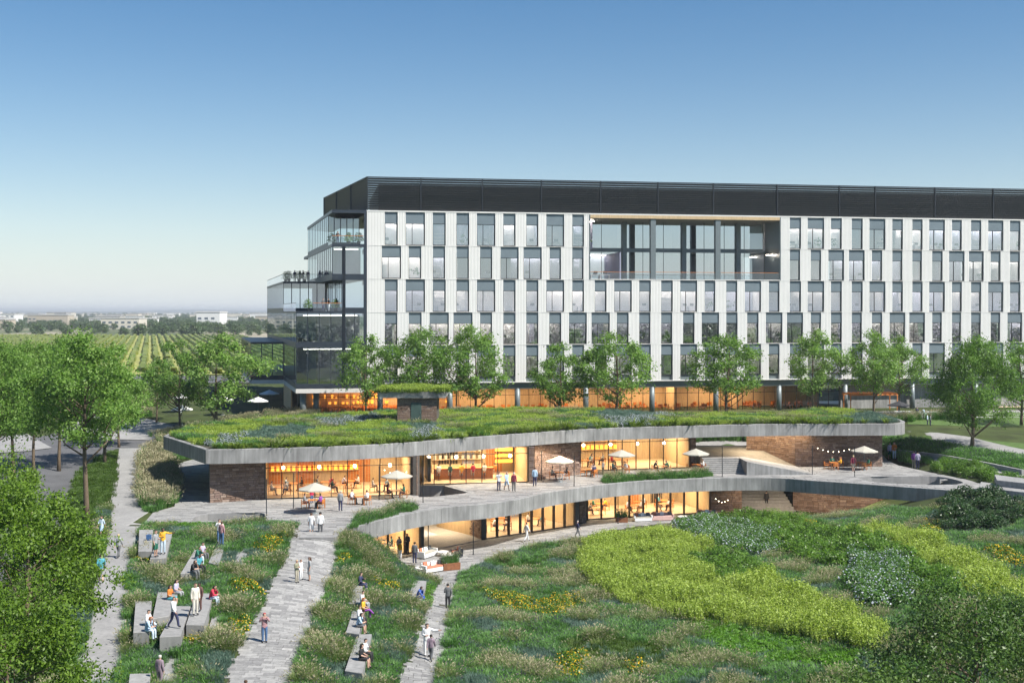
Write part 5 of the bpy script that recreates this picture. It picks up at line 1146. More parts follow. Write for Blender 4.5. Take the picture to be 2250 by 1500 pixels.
ZONES = [
 ('white_flowering_shrubs', [[(1455,1140),(1500,1132),(1560,1143),(1640,1165),(1710,1185),(1705,1225),(1640,1222),(1560,1205),(1500,1180)], [(1868,1240),(1900,1226),(1962,1226),(2012,1258),(2004,1310),(1990,1350),(1930,1355),(1870,1310)]]),
 ('green_shrubs', [[(1500,1138),(1600,1130),(1730,1142),(1800,1176),(1900,1190),(2000,1214),(2000,1240),(1900,1240),(1840,1252),(1780,1242),(1712,1225),(1712,1190),(1600,1150)], [(1518,1240),(1560,1215),(1640,1235),(1695,1268),(1695,1285),(1620,1292),(1550,1275)], [(2010,1240),(2060,1250),(2140,1300),(2080,1330),(2010,1310)]]),
 ('bright_ground_cover', [[(1515,1385),(1560,1368),(1640,1385),(1730,1400),(1830,1432),(1905,1445),(1880,1490),(1750,1478),(1620,1446),(1540,1415)], [(925,1310),(950,1290),(965,1330),(950,1360),(930,1350)], [(345,1150),(420,1143),(480,1150),(420,1160),(330,1165)]]),
 ('chartreuse_shrubs', [[(1272,1222),(1330,1190),(1450,1175),(1500,1188),(1560,1212),(1640,1240),(1720,1290),(1800,1330),(1900,1372),(1948,1400),(1930,1440),(1830,1425),(1700,1396),(1600,1372),(1530,1378),(1430,1348),(1360,1330),(1300,1290)], [(1850,1180),(1950,1172),(2050,1196),(2150,1245),(2260,1300),(2260,1370),(2150,1335),(2060,1262),(1960,1226),(1870,1200)]]),
 ('coneflowers', [[(1060,1305),(1120,1312),(1180,1322),(1265,1305),(1295,1335),(1215,1362),(1120,1352)], [(1205,1448),(1290,1440),(1312,1480),(1220,1495)], [(1370,1460),(1410,1462),(1405,1488),(1372,1486)], [(560,1185),(625,1180),(640,1195),(590,1222),(560,1212)], [(735,1222),(768,1225),(765,1245),(735,1240)], [(1905,1164),(1960,1168),(2010,1182),(1990,1190),(1930,1178)], [(2010,1165),(2060,1150),(2070,1180),(2020,1190)], [(2150,1205),(2220,1215),(2260,1235),(2260,1260),(2190,1240)], [(1760,1150),(1800,1155),(1790,1168),(1760,1162)], [(290,1210),(328,1212),(326,1245),(298,1245)], [(400,1400),(440,1405),(445,1430),(400,1430)], [(500,1360),(545,1365),(540,1410),(500,1405)], [(820,1280),(850,1283),(870,1305),(840,1305)], [(285,1385),(325,1395),(325,1405),(285,1400)], [(1660,1290),(1700,1285),(1700,1300),(1665,1302)], [(520,1290),(570,1290),(575,1310),(530,1310)]]),
 ('turf', [[(1230,1420),(1350,1402),(1480,1430),(1480,1462),(1380,1472),(1260,1452)], [(1080,1245),(1180,1225),(1240,1235),(1150,1262)], [(1010,1290),(1060,1280),(1080,1300),(1020,1320)], [(1700,1150),(1850,1160),(1860,1172),(1720,1165)]]),
]
n = 190000; rs = np.random.RandomState(9); X_ = rs.uniform(-56, 66, n); Y_ = rs.uniform(48, 126, n)
px = CX + X_ * F / Y_; q = (px > -230) & (px < 2620); X_, Y_ = X_[q], Y_[q]; Z_ = H(X_, Y_); px, py = PX(X_, Y_, Z_); q = (py < 1560) & (py > 1120); X_, Y_, Z_, px, py = X_[q], Y_[q], Z_[q], px[q], py[q]
ex = np.zeros(len(X_), bool)
shr = lambda poly, d: [(p.x, p.y) for p in inset([Vector(v[:2]) for v in poly], d)]
def area_sign(P): return sum(P[i - 1][0] * P[i][1] - P[i][0] * P[i - 1][1] for i in range(len(P)))
for poly, d in ((wUP, -.3), (wLP, -.3), (wCO, .1), (wLE, .1), (DECK, -.1)):
    P = [Vector(v[:2]) for v in poly]; s = 1 if area_sign(P) > 0 else -1; ex |= inpoly(X_, Y_, shr(P, d * s))
for o in BENCH:
    P = [tuple((Vector(v.co) + o.location).xy) for v in o.data.vertices[4:8]]; ex |= inpoly(X_, Y_, P)
for q4 in ([(470,1340),(490,1338),(478,1395),(450,1412)], [(524,1200),(546,1200),(536,1250),(510,1255)], [(357,1443),(394,1442),(390,1512),(340,1512)]): ex |= inpoly(px, py, q4)
ex |= inpoly(X_, Y_, [tuple(G(a, b, -4.4).xy) for a, b in COURTP] + [(37, 140), (18, 138), (-2, 126), (-16, 121), (-19, 110)])
# under the deck edge and the court behind it
ex |= (Y_ > 112) & (Z_ < -3.6) & (px > 900) & (px < 1700) & inpoly(X_, Y_, [(-30, 150), (-12, 104), (5, 109), (20, 121), (30, 123), (38, 150)])
ex |= (px < 215) & (py < 1330)
ex |= inpoly(px, py, [(2085, 1095), (2215, 1092), (2245, 1120), (2235, 1160), (2190, 1178), (2065, 1172), (2065, 1130)])
X_, Y_, Z_, px, py = [a[~ex] for a in (X_, Y_, Z_, px, py)]
lab = np.full(len(X_), -1); rnd = rs.uniform(size=len(X_)); wob = 9 * np.sin(X_ * 1.3 + Y_ * .4) + 7 * np.sin(Y_ * 1.1 - X_ * .7)
names = [z[0] for z in ZONES]
for i, (nm, polys) in enumerate(ZONES):
    for P in polys: lab[(lab < 0) & inpoly(px + wob, py + wob * .4, P)] = i
keepd = {'white_flowering_shrubs': .13, 'green_shrubs': .085, 'bright_ground_cover': .30, 'chartreuse_shrubs': .34, 'coneflowers': .2, 'turf': .5}
mixin = rs.uniform(size=len(X_)); lab[(lab >= 0) & (mixin < .07)] = -1
for i, nm in enumerate(names):
    q = (lab == i) & (rnd < keepd[nm]); sz = {'white_flowering_shrubs': (.8, 1.25), 'green_shrubs': (.55, 1.4), 'chartreuse_shrubs': (.45, 1.45)}.get(nm, (.8, 1.2)); plant(nm, X_[q], Y_[q], Z_[q] - .03, *sz, seed=i)
def nz(x, y, s, k): return np.sin(x * s + 1.7 * k + 1.3 * np.sin(y * s * .8 + k)) + np.sin(y * s * 1.5 + 2.3 * k + 1.1 * np.sin(x * s * .9 - k)) + .6 * np.sin((x + y) * s * 1.9 + k)
free = lab < 0; f1 = nz(X_, Y_ * .6, 1.15, 1) + .5 * nz(X_, Y_, .33, 3); f2 = nz(X_, Y_ * .6, .95, 5); r2 = rs.uniform(size=len(X_))
straw = free & (f1 + r2 * 1.5 > 1.6); blue = free & ~straw & (f2 + r2 * .8 > 1.1); green = free & ~straw & ~blue
for nm, q, k, s in (('feather_grass', straw, .55, (.75, 1.25)), ('blue_grass', blue, .6, (.8, 1.2)), ('meadow_grass', green, .62, (.75, 1.3))):
    w = q & (rnd < k); plant(nm, X_[w], Y_[w], Z_[w] - .02, *s)
def fill(polys, nm, dens, s0, s1, seed=1, z=None, world=False, wb=0):
    for P in polys:
        Wp = [Vector(p[:2]) for p in (P if world else (pxp(P) if z is None else [G(a, b, z) for a, b in P]))]
        xs = [p.x for p in Wp]; ys = [p.y for p in Wp]; A_ = (max(xs) - min(xs)) * (max(ys) - min(ys)); rs = np.random.RandomState(seed); m = int(A_ * dens); a = rs.uniform(min(xs), max(xs), m); b = rs.uniform(min(ys), max(ys), m); q = inpoly(a, b, Wp); a, b = a[q], b[q]
        plant(nm, a, b, (H(a, b) if z is None else np.full(len(a), z)) - .02, s0, s1, seed)
DS1 = [(768,1160),(792,1136),(850,1124),(908,1109),(916,1118),(880,1128),(850,1136),(800,1150),(786,1156)]
DS2 = [(1322,1062),(1335,1051),(1420,1046),(1555,1041),(1562,1047),(1480,1051),(1400,1055),(1340,1061)]
fill([DS1, DS2], 'meadow_grass', 6, .8, 1.3, 3, 0.03); fill([DS1, DS2], 'tall_grass', 1.6, .6, .95, 4, 0.03)
fill([[(312,1010),(328,990),(368,995),(382,1040),(386,1075),(380,1108),(350,1119),(320,1118),(312,1108)]], 'tall_grass', 4.5, .9, 1.4, 5); fill([[(330,985),(420,990),(432,1004),(380,1010)]], 'meadow_grass', 4, .8, 1.3, 5)
fill([[(140,1170),(172,1040),(225,1004),(254,990),(246,1060),(232,1130),(216,1190),(206,1250),(196,1300),(100,1330)]], 'turf', 7, 1.0, 1.8, 6)
fill([[(330,960),(420,945),(520,925),(640,912),(700,905),(700,920),(560,935),(430,968),(360,985)]], 'tall_grass', 2.2, .7, 1.1, 7)
fill([[(298,870),(330,872),(330,915),(300,925)]], 'tall_grass', 2, .9, 1.3, 8)
fill([[(1940,967),(2060,975),(2140,990),(2260,1008),(2260,1040),(2140,1014),(2050,998),(1970,990),(1942,986)], [(x0, 0)] if False else [(1946,996),(1990,1000),(2040,1010),(2045,1018),(1990,1018),(1955,1008)]], 'meadow_grass', 6, 1.2, 1.9, 9)
fill([[(2046,1022),(2140,1030),(2230,1055),(2260,1064),(2200,1062),(2150,1050),(2062,1035)], [(2150,1078),(2200,1080),(2262,1096),(2262,1102),(2190,1090)]], 'green_shrubs', 1.6, .8, 1.1, 10)
fill([[(x0 - 1, 143.7), (36, 143.7), (36, 149), (x0 - 1, 149)]], 'tall_grass', 5, 1.0, 1.5, 11, None, True)
fill([[(-28, 149), (-10, 151), (20, 152), (45, 152), (60, 156), (45, 149), (41.8, 147.8), (5, 148.2), (-10, 146.6), (-22, 140.5)]], 'tall_grass', 3, .9, 1.4, 12, None, True)
fill([[(1992,985),(1960,975),(1945,968),(1942,962)]], 'meadow_grass', 3, .8, 1.2, 13)
# roof garden
soil = slab('roof_soil', inset(ROOF, .5), ZT - .27, ZT - .02, M['soil'], pav)
n = 26000; rs = np.random.RandomState(21); X_ = rs.uniform(-34, 46, n); Y_ = rs.uniform(100, 148, n); RI = [(p.x, p.y) for p in inset(ROOF, .75)]
q = inpoly(X_, Y_, RI) & ~((X_ > kx0 - .2) & (X_ < kx1 + .2) & (Y_ > KD - .3) & (Y_ < KD + 4.4)); X_, Y_ = X_[q], Y_[q]; Z_ = np.full(len(X_), ZT - .04); px, py = PX(X_, Y_, Z_)
RZ = [('blue_grass', [[(520,965),(560,943),(640,935),(700,945),(690,958),(600,972)], [(880,935),(960,930),(990,940),(900,948)], [(1290,905),(1420,900),(1560,893),(1600,900),(1450,915),(1310,925)], [(1840,918),(1900,905),(1990,905),(1990,935),(1900,940)], [(1250,935),(1300,930),(1320,945),(1260,950)]]),
 ('pale_flowers', [[(440,985),(500,962),(545,955),(560,968),(500,985)], [(690,930),(760,922),(840,915),(850,925),(780,935),(700,942)], [(895,960),(930,940),(965,942),(960,968),(910,972)], [(1330,920),(1430,905),(1480,915),(1400,940),(1345,940)]]),
 ('green_shrubs', [[(425,985),(470,975),(490,990),(450,1000)], [(885,965),(945,955),(970,970),(900,978)], [(1010,950),(1075,944),(1080,956),(1015,962)]])]
lab = np.full(len(X_), -1); wob = 6 * np.sin(X_ * 1.1 + Y_) ; rnd = rs.uniform(size=len(X_))
for i, (nm, polys) in enumerate(RZ):
    for P in polys: lab[(lab < 0) & inpoly(px + wob * 2, py + wob * .4, P)] = i
for i, (nm, _) in enumerate(RZ):
    w = (lab == i) & (rnd < (.8 if i < 2 else .35)); plant(nm, X_[w], Y_[w], Z_[w], (.7, .7, .45)[i], (1.15, 1.1, .7)[i], 30 + i)
fa = nz(X_ * .7, Y_ * .8, .9, 2); fb = nz(X_ * .6, Y_, .8, 7); fr_ = lab < 0; ra = rs.uniform(size=len(X_))
mg = fr_ & (fa + ra > 1.55); tg = fr_ & ~mg & (fb + ra > 1.75); fl_ = fr_ & ~mg & ~tg & (ra < .03)
plant('meadow_grass', X_[mg], Y_[mg], Z_[mg], .9, 1.5, 41); plant('feather_grass', X_[tg], Y_[tg], Z_[tg], .7, 1.2, 42); plant('ferns', X_[fl_], Y_[fl_], Z_[fl_], .6, 1.1, 43)
w = fr_ & ~mg & ~tg & (rnd < .88); plant('sedum', X_[w], Y_[w], Z_[w], .6, 1.5, 40)
acc = []; 
for a, b in zip(roof_front[:-1], roof_front[1:]):
    for k in range(3):
        if R.random() < (.62 + .38 * math.sin(a.x * .45)): t = R.random(); p = a.lerp(b, t); d = (b - a).normalized(); nr = Vector((-d.y, d.x)); p = p + nr * R.uniform(.25, 1.0); acc.append((p.x, p.y))
acc = np.array(acc); plant('ferns', acc[:, 0], acc[:, 1], np.full(len(acc), ZT - .03), .7, 1.25, 50, .3)
fill([[(KTOP[0] + .1, KTOP[2] + .1), (KTOP[1] - .1, KTOP[2] + .1), (KTOP[1] - .1, KTOP[3] - .1), (KTOP[0] + .1, KTOP[3] - .1)]], 'sedum', 9, .9, 1.5, 51, KTOP[4], True); fill([[(KTOP[0] + .1, KTOP[2] + .1), (KTOP[1] - .1, KTOP[2] + .1), (KTOP[1] - .1, KTOP[3] - .1), (KTOP[0] + .1, KTOP[3] - .1)]], 'turf', 6, 1.2, 2.0, 52, KTOP[4], True)
# clipped round shrubs on the slope at the right end of the deck
RB = proto('x', leafmound(200, 900, 1.0, 1.0, .17, M['deep'], up=.5)).data; RB.name = 'round_shrub'; k = 0
for r_, (py_, n_, xa_, xb_) in enumerate(((1098, 6, 2100, 2205), (1118, 8, 2085, 2235), (1140, 8, 2075, 2240), (1162, 7, 2070, 2200))):
    for i in range(n_):
        p = hit(xa_ + (xb_ - xa_) * i / (n_ - 1) + R.uniform(-5, 5), py_ + R.uniform(-4, 4)); s = R.uniform(.85, 1.25); o = link('round_shrub', RB, None, p - Vector((0, 0, .1)), R.uniform(0, 6), (s, s, s * R.uniform(1.0, 1.3)))
        tag(o, 'dark round shrub, %s from left in the %s row right of the deck' % (('first', 'second', 'third', 'fourth', 'fifth', 'sixth', 'seventh', 'eighth')[i], ('rear', 'second', 'third', 'front')[r_]), 'shrub', 'round shrubs right of the deck')
# ------------------------------------------------------------------ people
BASE = dict(pel=(0,0,.95,.125), sp=(0,.005,1.12,.118), ch=(0,.01,1.32,.135), nk=(0,.005,1.46,.06), h0=(0,-.012,1.54,.066), hd=(0,-.025,1.63,.092), ht=(0,-.01,1.71,.07),
 sL=(.165,.01,1.41,.062), eL=(.215,.03,1.13,.045), wL=(.22,-.03,.89,.032), nL=(.22,-.05,.815,.036), hL=(.09,0,.89,.092), kL=(.10,-.015,.50,.062), aL=(.10,.02,.09,.043), tL=(.115,-.135,.035,.036))
for a in 'sewn': BASE[a + 'R'] = (-BASE[a + 'L'][0],) + BASE[a + 'L'][1:]
for a in 'hkat': BASE[a + 'R'] = (-BASE[a + 'L'][0],) + BASE[a + 'L'][1:]
BONES = [('pel','sp','top'),('sp','ch','top'),('ch','nk','top'),('nk','h0','head'),('h0','hd','head'),('hd','ht','head')]
for s in 'LR': BONES += [('ch','s'+s,'top'),('s'+s,'e'+s,'uarm'),('e'+s,'w'+s,'farm'),('w'+s,'n'+s,'hand'),('pel','h'+s,'pelvis'),('h'+s,'k'+s,'thigh'),('k'+s,'a'+s,'shin'),('a'+s,'t'+s,'foot')]
def mk(**kw):
    d = dict(BASE)
    for k, v in kw.items(): d[k] = tuple(v) + (BASE[k][3],)
    return d
def sit(**kw):
    d = {}
    for k, v in BASE.items():
        if k[0] in 'psc' or k in ('nk', 'h0', 'hd', 'ht') or k[0] in 'ewn': d[k] = (v[0], v[1] - (v[2] - .95) * .10, v[2] - .40, v[3])
    for s, g_ in (('L', 1), ('R', -1)):
        d['h' + s] = (.09 * g_, -.03, .52, .092); d['k' + s] = (.12 * g_, -.43, .54, .064); d['a' + s] = (.12 * g_, -.44, .10, .043); d['t' + s] = (.13 * g_, -.58, .04, .036)
        d['e' + s] = (.21 * g_, -.04, .76, .045); d['w' + s] = (.15 * g_, -.25, .68, .032); d['n' + s] = (.12 * g_, -.32, .67, .036)
    for k, v in kw.items(): d[k] = tuple(v) + (d[k][3],)
    return d
POSES = {
 'stand': mk(), 'stride': mk(kL=(.09,-.17,.53), aL=(.09,-.24,.10), tL=(.10,-.38,.07), kR=(-.09,.07,.50), aR=(-.09,.30,.17), tR=(-.10,.21,.04), eL=(.22,.10,1.13), wL=(.22,.16,.91), nL=(.22,.16,.83), eR=(-.22,-.08,1.13), wR=(-.21,-.22,.93), nR=(-.20,-.27,.86)),
 'talk': mk(eL=(.23,.03,1.13), wL=(.13,-.20,1.12), nL=(.08,-.26,1.15), eR=(-.22,.03,1.13), wR=(-.20,-.03,.89), nR=(-.2,-.05,.81)),
 'hold': mk(eL=(.23,.02,1.14), wL=(.10,-.20,1.16), nL=(.04,-.24,1.20), eR=(-.23,.02,1.14), wR=(-.10,-.20,1.16), nR=(-.04,-.24,1.20)),
 'point': mk(eL=(.40,-.04,1.33), wL=(.60,-.16,1.36), nL=(.67,-.20,1.38), eR=(-.23,.03,1.14), wR=(-.08,-.2,1.12), nR=(-.02,-.24,1.14)),
 'photo': mk(eL=(.27,-.12,1.24), wL=(.11,-.21,1.48), nL=(.06,-.22,1.55), eR=(-.27,-.12,1.24), wR=(-.11,-.21,1.48), nR=(-.06,-.22,1.55)),
 'sit': sit(), 'lean': sit(ch=(0,-.14,.91), nk=(0,-.19,1.03), h0=(0,-.23,1.10), hd=(0,-.27,1.18), ht=(0,-.27,1.26), sL=(.16,-.16,.99), sR=(-.16,-.16,.99), eL=(.20,-.30,.72), eR=(-.2,-.3,.72), wL=(.08,-.34,.95), nL=(.04,-.36,1.03), wR=(-.06,-.42,.72), nR=(0,-.46,.74)),
 'chat': sit(wL=(.05,-.30,.86), nL=(.0,-.35,.90), eL=(.22,-.10,.78)), 'cross': sit(kR=(-.03,-.45,.60), aR=(.12,-.62,.34), tR=(.16,-.74,.36)),
}
def build_body(P):
    ks = list(P); ix = {k: i for i, k in enumerate(ks)}; me = bpy.data.meshes.new('body')
    me.from_pydata([P[k][:3] for k in ks], [(ix[a], ix[b]) for a, b, _ in BONES], []); o = bpy.data.objects.new('body', me); COL.objects.link(o)
    o.modifiers.new('s', 'SKIN'); sd = me.skin_vertices[0].data
    for k in ks: r = P[k][3]; sd[ix[k]].radius = (r * 1.12, r * (.88 if k in ('sp', 'ch', 'pel') else 1.0)); sd[ix[k]].use_root = (k == 'pel')
    ss = o.modifiers.new('u', 'SUBSURF'); ss.levels = 1; ss.render_levels = 1
    dg = bpy.context.evaluated_depsgraph_get(); dg.update(); ev = bpy.data.meshes.new_from_object(o.evaluated_get(dg)); bpy.data.objects.remove(o)
    co = np.array([v.co for v in ev.vertices]); lab = []; best = np.full(len(co), 9.); bi = np.zeros(len(co), int)
    for i, (a, b, l) in enumerate(BONES):
        p, q = np.array(P[a][:3]), np.array(P[b][:3]); t = np.clip(((co - p) @ (q - p)) / ((q - p) @ (q - p)), 0, 1); d = np.linalg.norm(co - p - t[:, None] * (q - p), axis=1) - (P[a][3] * (1 - t) + P[b][3] * t); w = d < best; best[w] = d[w]; bi[w] = i
    vl = [BONES[i][2] for i in bi]; nr = np.array([v.normal for v in ev.vertices])
    hd = np.array(P['hd'][:3])                                # a nose, a chin and ears pulled out of the head
    faces = [tuple(p.vertices) for p in ev.polygons]; fl = [max(set(vl[i] for i in f), key=[vl[i] for i in f].count) for f in faces]
    V = [tuple(c) for c in co]; F_ = list(faces)
    def addbox(c, ax, ln, w0, w1, th):
        ax = Vector(ax).normalized(); s = ax.cross(Vector((0, 0, 1))) if abs(ax.z) < .9 else ax.cross(Vector((0, 1, 0))); s.normalize(); u = ax.cross(s); b = len(V); c = Vector(c); e = c + ax * ln
        for q, w in ((c, w0), (e, w1)):
            for i, j in ((-1, -1), (1, -1), (1, 1), (-1, 1)): V.append(tuple(q + s * w * i + u * th * j))
        F_.extend([(b, b+3, b+2, b+1), (b+4, b+5, b+6, b+7), (b, b+1, b+5, b+4), (b+1, b+2, b+6, b+5), (b+2, b+3, b+7, b+6), (b+3, b, b+4, b+7)])
    addbox(hd + np.array([0, -.075, .02]), (0, -.55, -1), .05, .008, .017, .012)
    for sx in (-1, 1): addbox(hd + np.array([sx * .082, .0, .03]), (sx * .2, .1, -1), .055, .008, .006, .016)
    for s in 'LR':                                             # five fingers of unequal length, the thumb leaving the side of the palm
        w, n_ = Vector(P['w' + s][:3]), Vector(P['n' + s][:3]); ax = (n_ - w).normalized(); sd_ = ax.cross(Vector((1 if s == 'L' else -1, 0, 0)));
        if sd_.length < .2: sd_ = ax.cross(Vector((0, 1, 0)))
        sd_.normalize(); cu = ax.cross(sd_)
        for i, ln in enumerate((.062, .074, .070, .055)): addbox(n_ + ax * .015 + sd_ * (-.027 + .018 * i), ax + cu * .25, ln, .0085, .0065, .0075)
        addbox(n_ - ax * .03 - sd_ * .03, ax - sd_ * .8, .05, .010, .007, .009)
    body = bpy.data.meshes.new('person'); body.from_pydata(V, [], F_); body.polygons.foreach_set('use_smooth', [i < len(faces) for i in range(len(F_))]); body.materials.append(None)
    def part(name, labs, inf, cond=None):
        b = MB(); m = {}
        for f, l in zip(faces, fl):
            if l in labs and (cond is None or cond(co[list(f)].mean(0))):
                for i in f:
                    if i not in m: m[i] = len(b.v); b.v.append(tuple(co[i] + nr[i] * inf)); b.c.append(.5)
                b.f.append(tuple(m[i] for i in f)); b.m.append(0)
        me = bpy.data.meshes.new(name); me.from_pydata(b.v, [], b.f); me.polygons.foreach_set('use_smooth', [True] * len(b.f)); me.materials.append(None); return me
    hair = part('hair', ('head',), .016, lambda c: c[2] > hd[2] - .055 and (c[1] > hd[1] + .005 or c[2] > hd[2] + .045))
    lh = MB(); h = Vector(hd); lh.tube([h + Vector((0, .055, .05)), h + Vector((0, .085, -.05)), h + Vector((0, .09, -.2)), h + Vector((0, .07, -.33))], [.075, .088, .085, .03], 8)
    ey = MB()
    for sx in (-1, 1): ey.ball(h + Vector((sx * .034, -.083, .022)), .011, 0, 6, 4)
    ey.box(h.x - .022, h.x + .022, h.y - .089, h.y - .08, h.z - .047, h.z - .039)
    return dict(body=body, shirt=part('shirt', ('top', 'uarm', 'farm'), .014), tee=part('shirt', ('top', 'uarm'), .014), trousers=part('trousers', ('pelvis', 'thigh', 'shin'), .014), shorts=part('shorts', ('pelvis', 'thigh'), .020), skirt=part('skirt', ('pelvis', 'thigh'), .045),
                jacket=part('jacket', ('top', 'uarm', 'farm', 'pelvis'), .022), shoes=part('shoes', ('foot',), .012), hair=hair, long=lh.mesh('hair', [None] if False else M['dark'], True), eyes=ey.mesh('eyes', M['dark'], True))
BODY = {}
def solid(c, rough=.75):
    k = ('c',) + tuple(round(x, 3) for x in c)
    if k not in M: M[k] = mat('cloth', c, rough, var=.12, scale=8)
    return M[k]
PLAID = mat('plaid', (0.42, 0.03, 0.05), .8, var=.75, scale=14, c2=(0.62, 0.40, 0.42))
CLR = dict(white=(.72,.72,.72), grey=(.30,.31,.32), dgrey=(.11,.115,.12), black=(.018,.018,.02), navy=(.03,.035,.09), blue=(.03,.09,.36), lblue=(.38,.52,.66), teal=(.07,.30,.36), green=(.02,.14,.09), yellow=(.72,.40,.03), red=(.50,.025,.06), maroon=(.20,.02,.05), purple=(.24,.06,.33), laven=(.46,.43,.56), beige=(.60,.57,.50), jeans=(.07,.14,.27), pale=(.50,.60,.68), brown=(.12,.06,.05), mauve=(.24,.18,.22), orange=(.62,.20,.03), olive=(.25,.25,.17), khaki=(.42,.38,.30), plaid=None)
SK = [(.55, .34, .25), (.42, .25, .17), (.16, .085, .055), (.60, .40, .31)]
HC = dict(b=(.02, .015, .012), n=(.07, .035, .018), y=(.50, .38, .20), g=(.35, .12, .035), w=(.5, .48, .45), r=(.35, .03, .04))
def person(loc, deg, pose, top, bot, label, hair='b', skin=0, sc_=1.0, kind='shirt', leg='trousers', long=False, shoe='black', group=None, hat=None):
    if pose not in BODY: BODY[pose] = build_body(POSES[pose])
    B_ = BODY[pose]; root = link('person', B_['body'], None, loc, math.radians(deg), (sc_,) * 3); tag(root, label, 'person', group)
    def put(o, m): o.material_slots[0].link = 'OBJECT'; o.material_slots[0].material = m; return o
    put(root, solid(SK[skin], .55)); cm = lambda c: PLAID if c == 'plaid' else solid(CLR[c])
    put(link('jacket' if kind == 'jacket' else 'shirt', B_[kind], root), cm(top)); put(link(leg, B_[leg], root), cm(bot)); put(link('shoes', B_['shoes'], root), cm(shoe)); put(link('hair' if not hat else 'hat', B_['hair'], root), solid(HC[hat or hair]))
    if long: put(link('long_hair', B_['long'], root), solid(HC[hair]))
    link('eyes', B_['eyes'], root); return root
def stand(px, py, hpx, pose, deg, top, bot, label, z=None, **kw):
    p = hit(px, py) if z is None else G(px, py, z); s = max(.80, min(1.16, hpx * p.y / F / 1.76)); p.z += .04; return person(p, deg, pose, top, bot, label, sc_=s, **kw)
def seated(px, py, bi, pose, deg, top, bot, label, **kw):
    zt = BENCH[bi]['top']; p = G(px, py, zt); p.z = zt - .44; return person(p, deg, pose, top, bot, label, **kw)
S = stand; RT, LT, AW, TO = 80, -80, 175, 0
S(223,1181,48,'stride',-20,'pale','lblue','woman in a pale blue dress on the verge side of the left path', leg='skirt', kind='tee', long=True, hair='n')
S(260,1226,53,'stride',170,'grey','dgrey','blond person in a grey jacket walking away on the left path', hair='y', kind='jacket')
S(222,1281,64,'stride',200,'teal','grey','person in a teal patterned top and grey shorts on the left path', leg='shorts', kind='tee')
bt = BENCH[1]['top']
S(342,1224,60,'talk',70,'grey','green','man in grey shirt and green shorts standing on a bench block', z=bt, leg='shorts', kind='tee', hair='n')
S(358,1217,58,'point',20,'yellow','pale','man in a yellow sweater pointing on a bench block', z=bt, skin=2)
S(487,1198,53,'stand',160,'plaid','jeans','person in a red plaid shirt with back turned on the far low slab', z=BENCH[3]['top'], hair='n')
S(482,1193,53,'photo',20,'white','jeans','man in white behind the red plaid back on the far low slab', z=BENCH[3]['top'])
S(382,1380,70,'stride',75,'white','navy','man in a white shirt walking on the tall front bench block', z=BENCH[6]['top'], hair='n')
S(429,1352,72,'stand',40,'beige','beige','man in a beige suit standing on a bench block', z=BENCH[7]['top'], kind='jacket', hair='n')
S(438,1342,62,'stand',-20,'brown','brown','man in a dark brown suit right of the beige suit', z=BENCH[7]['top'], skin=2, kind='jacket')
S(351,1510,72,'stand',160,'mauve','mauve','man in a mauve suit on the slab at the bottom left', hair='w', kind='jacket')
S(540,1565,72,'stand',190,'white','jeans','person whose brown hair shows at the bottom edge of the paved path', hair='n')
S(581,1412,67,'photo',15,'plaid','jeans','person in a red beanie and red plaid shirt taking a photo on the paved path', hat='r')
S(652,1281,52,'hold',60,'olive','khaki','woman in olive top and long pale trousers in the trio on the paved path', hair='y')
S(661,1275,44,'stand',60,'white','white','person in all white in the middle of the trio on the paved path', hair='n')
S(680,1277,54,'stand',-70,'grey','grey','woman in a grey dress right of the trio on the paved path', leg='skirt', hair='n', kind='tee', long=True)
S(684,1178,52,'stand',175,'white','white','man in white T-shirt and white shorts at the head of the paved path', leg='shorts', kind='tee', hair='n')
S(704,1179,55,'stand',200,'white','dgrey','man in white shirt and dark trousers at the head of the paved path')
S(984,1338,57,'talk',190,'dgrey','black','man in a grey sweater walking up the lower path')
S(938,1443,75,'point',10,'white','white','man in a white suit with arm out on the lower path', kind='jacket')
S(947,1453,60,'stride',170,'mauve','dgrey','person in a dark coat walking beside the white suit', kind='jacket')
C_ = dict(z=ZC + .04)
S(879,1229,40,'talk',150,'yellow','white','man in a yellow shirt outside the lower glazing', **C_)
S(877,1219,41,'talk',20,'grey','jeans','man in grey blue behind the yellow shirt', **C_)
S(895,1219,48,'talk',-40,'black','black','man in a black suit outside the lower glazing', kind='jacket', **C_)
S(911,1238,48,'stand',170,'dgrey','navy','man in a grey sweater beside the white sofa', **C_)
S(1157,1190,43,'stride',120,'white','white','person all in white walking in the lower court', **C_)
S(1269,1180,37,'stride',100,'navy','dgrey','person in dark blue with grey hair in the lower court', hair='w', **C_)
Z0 = dict(z=.03)
S(685,1106,24,'stand',40,'red','jeans','child in a red jacket behind the table under the left umbrella', **Z0)
S(748,1123,46,'stand',170,'grey','navy','man in a pale grey shirt between the left deck tables', hair='w', **Z0)
S(1096,1079,43,'photo',20,'white','navy','man in a white shirt leftmost of three on the deck', hair='n', **Z0)
S(1113,1078,42,'stride',30,'lblue','lblue','man in light blue shirt and shorts in the middle of three on the deck', leg='shorts', kind='tee', hair='w', **Z0)
S(1129,1080,43,'stand',170,'maroon','dgrey','man in a maroon shirt rightmost of three on the deck', hair='w', **Z0)
S(1175,1069,43,'stand',175,'lblue','navy','man in a pale blue shirt with back turned by the stone pier', **Z0)
S(1325,1042,30,'stand',-60,'white','olive','waiter in a white shirt standing by the purple shirt', **Z0)
S(1875,1038,38,'stride',160,'maroon','khaki','walker in dark red top with light legs before the right tables', leg='shorts', hair='y', **Z0)
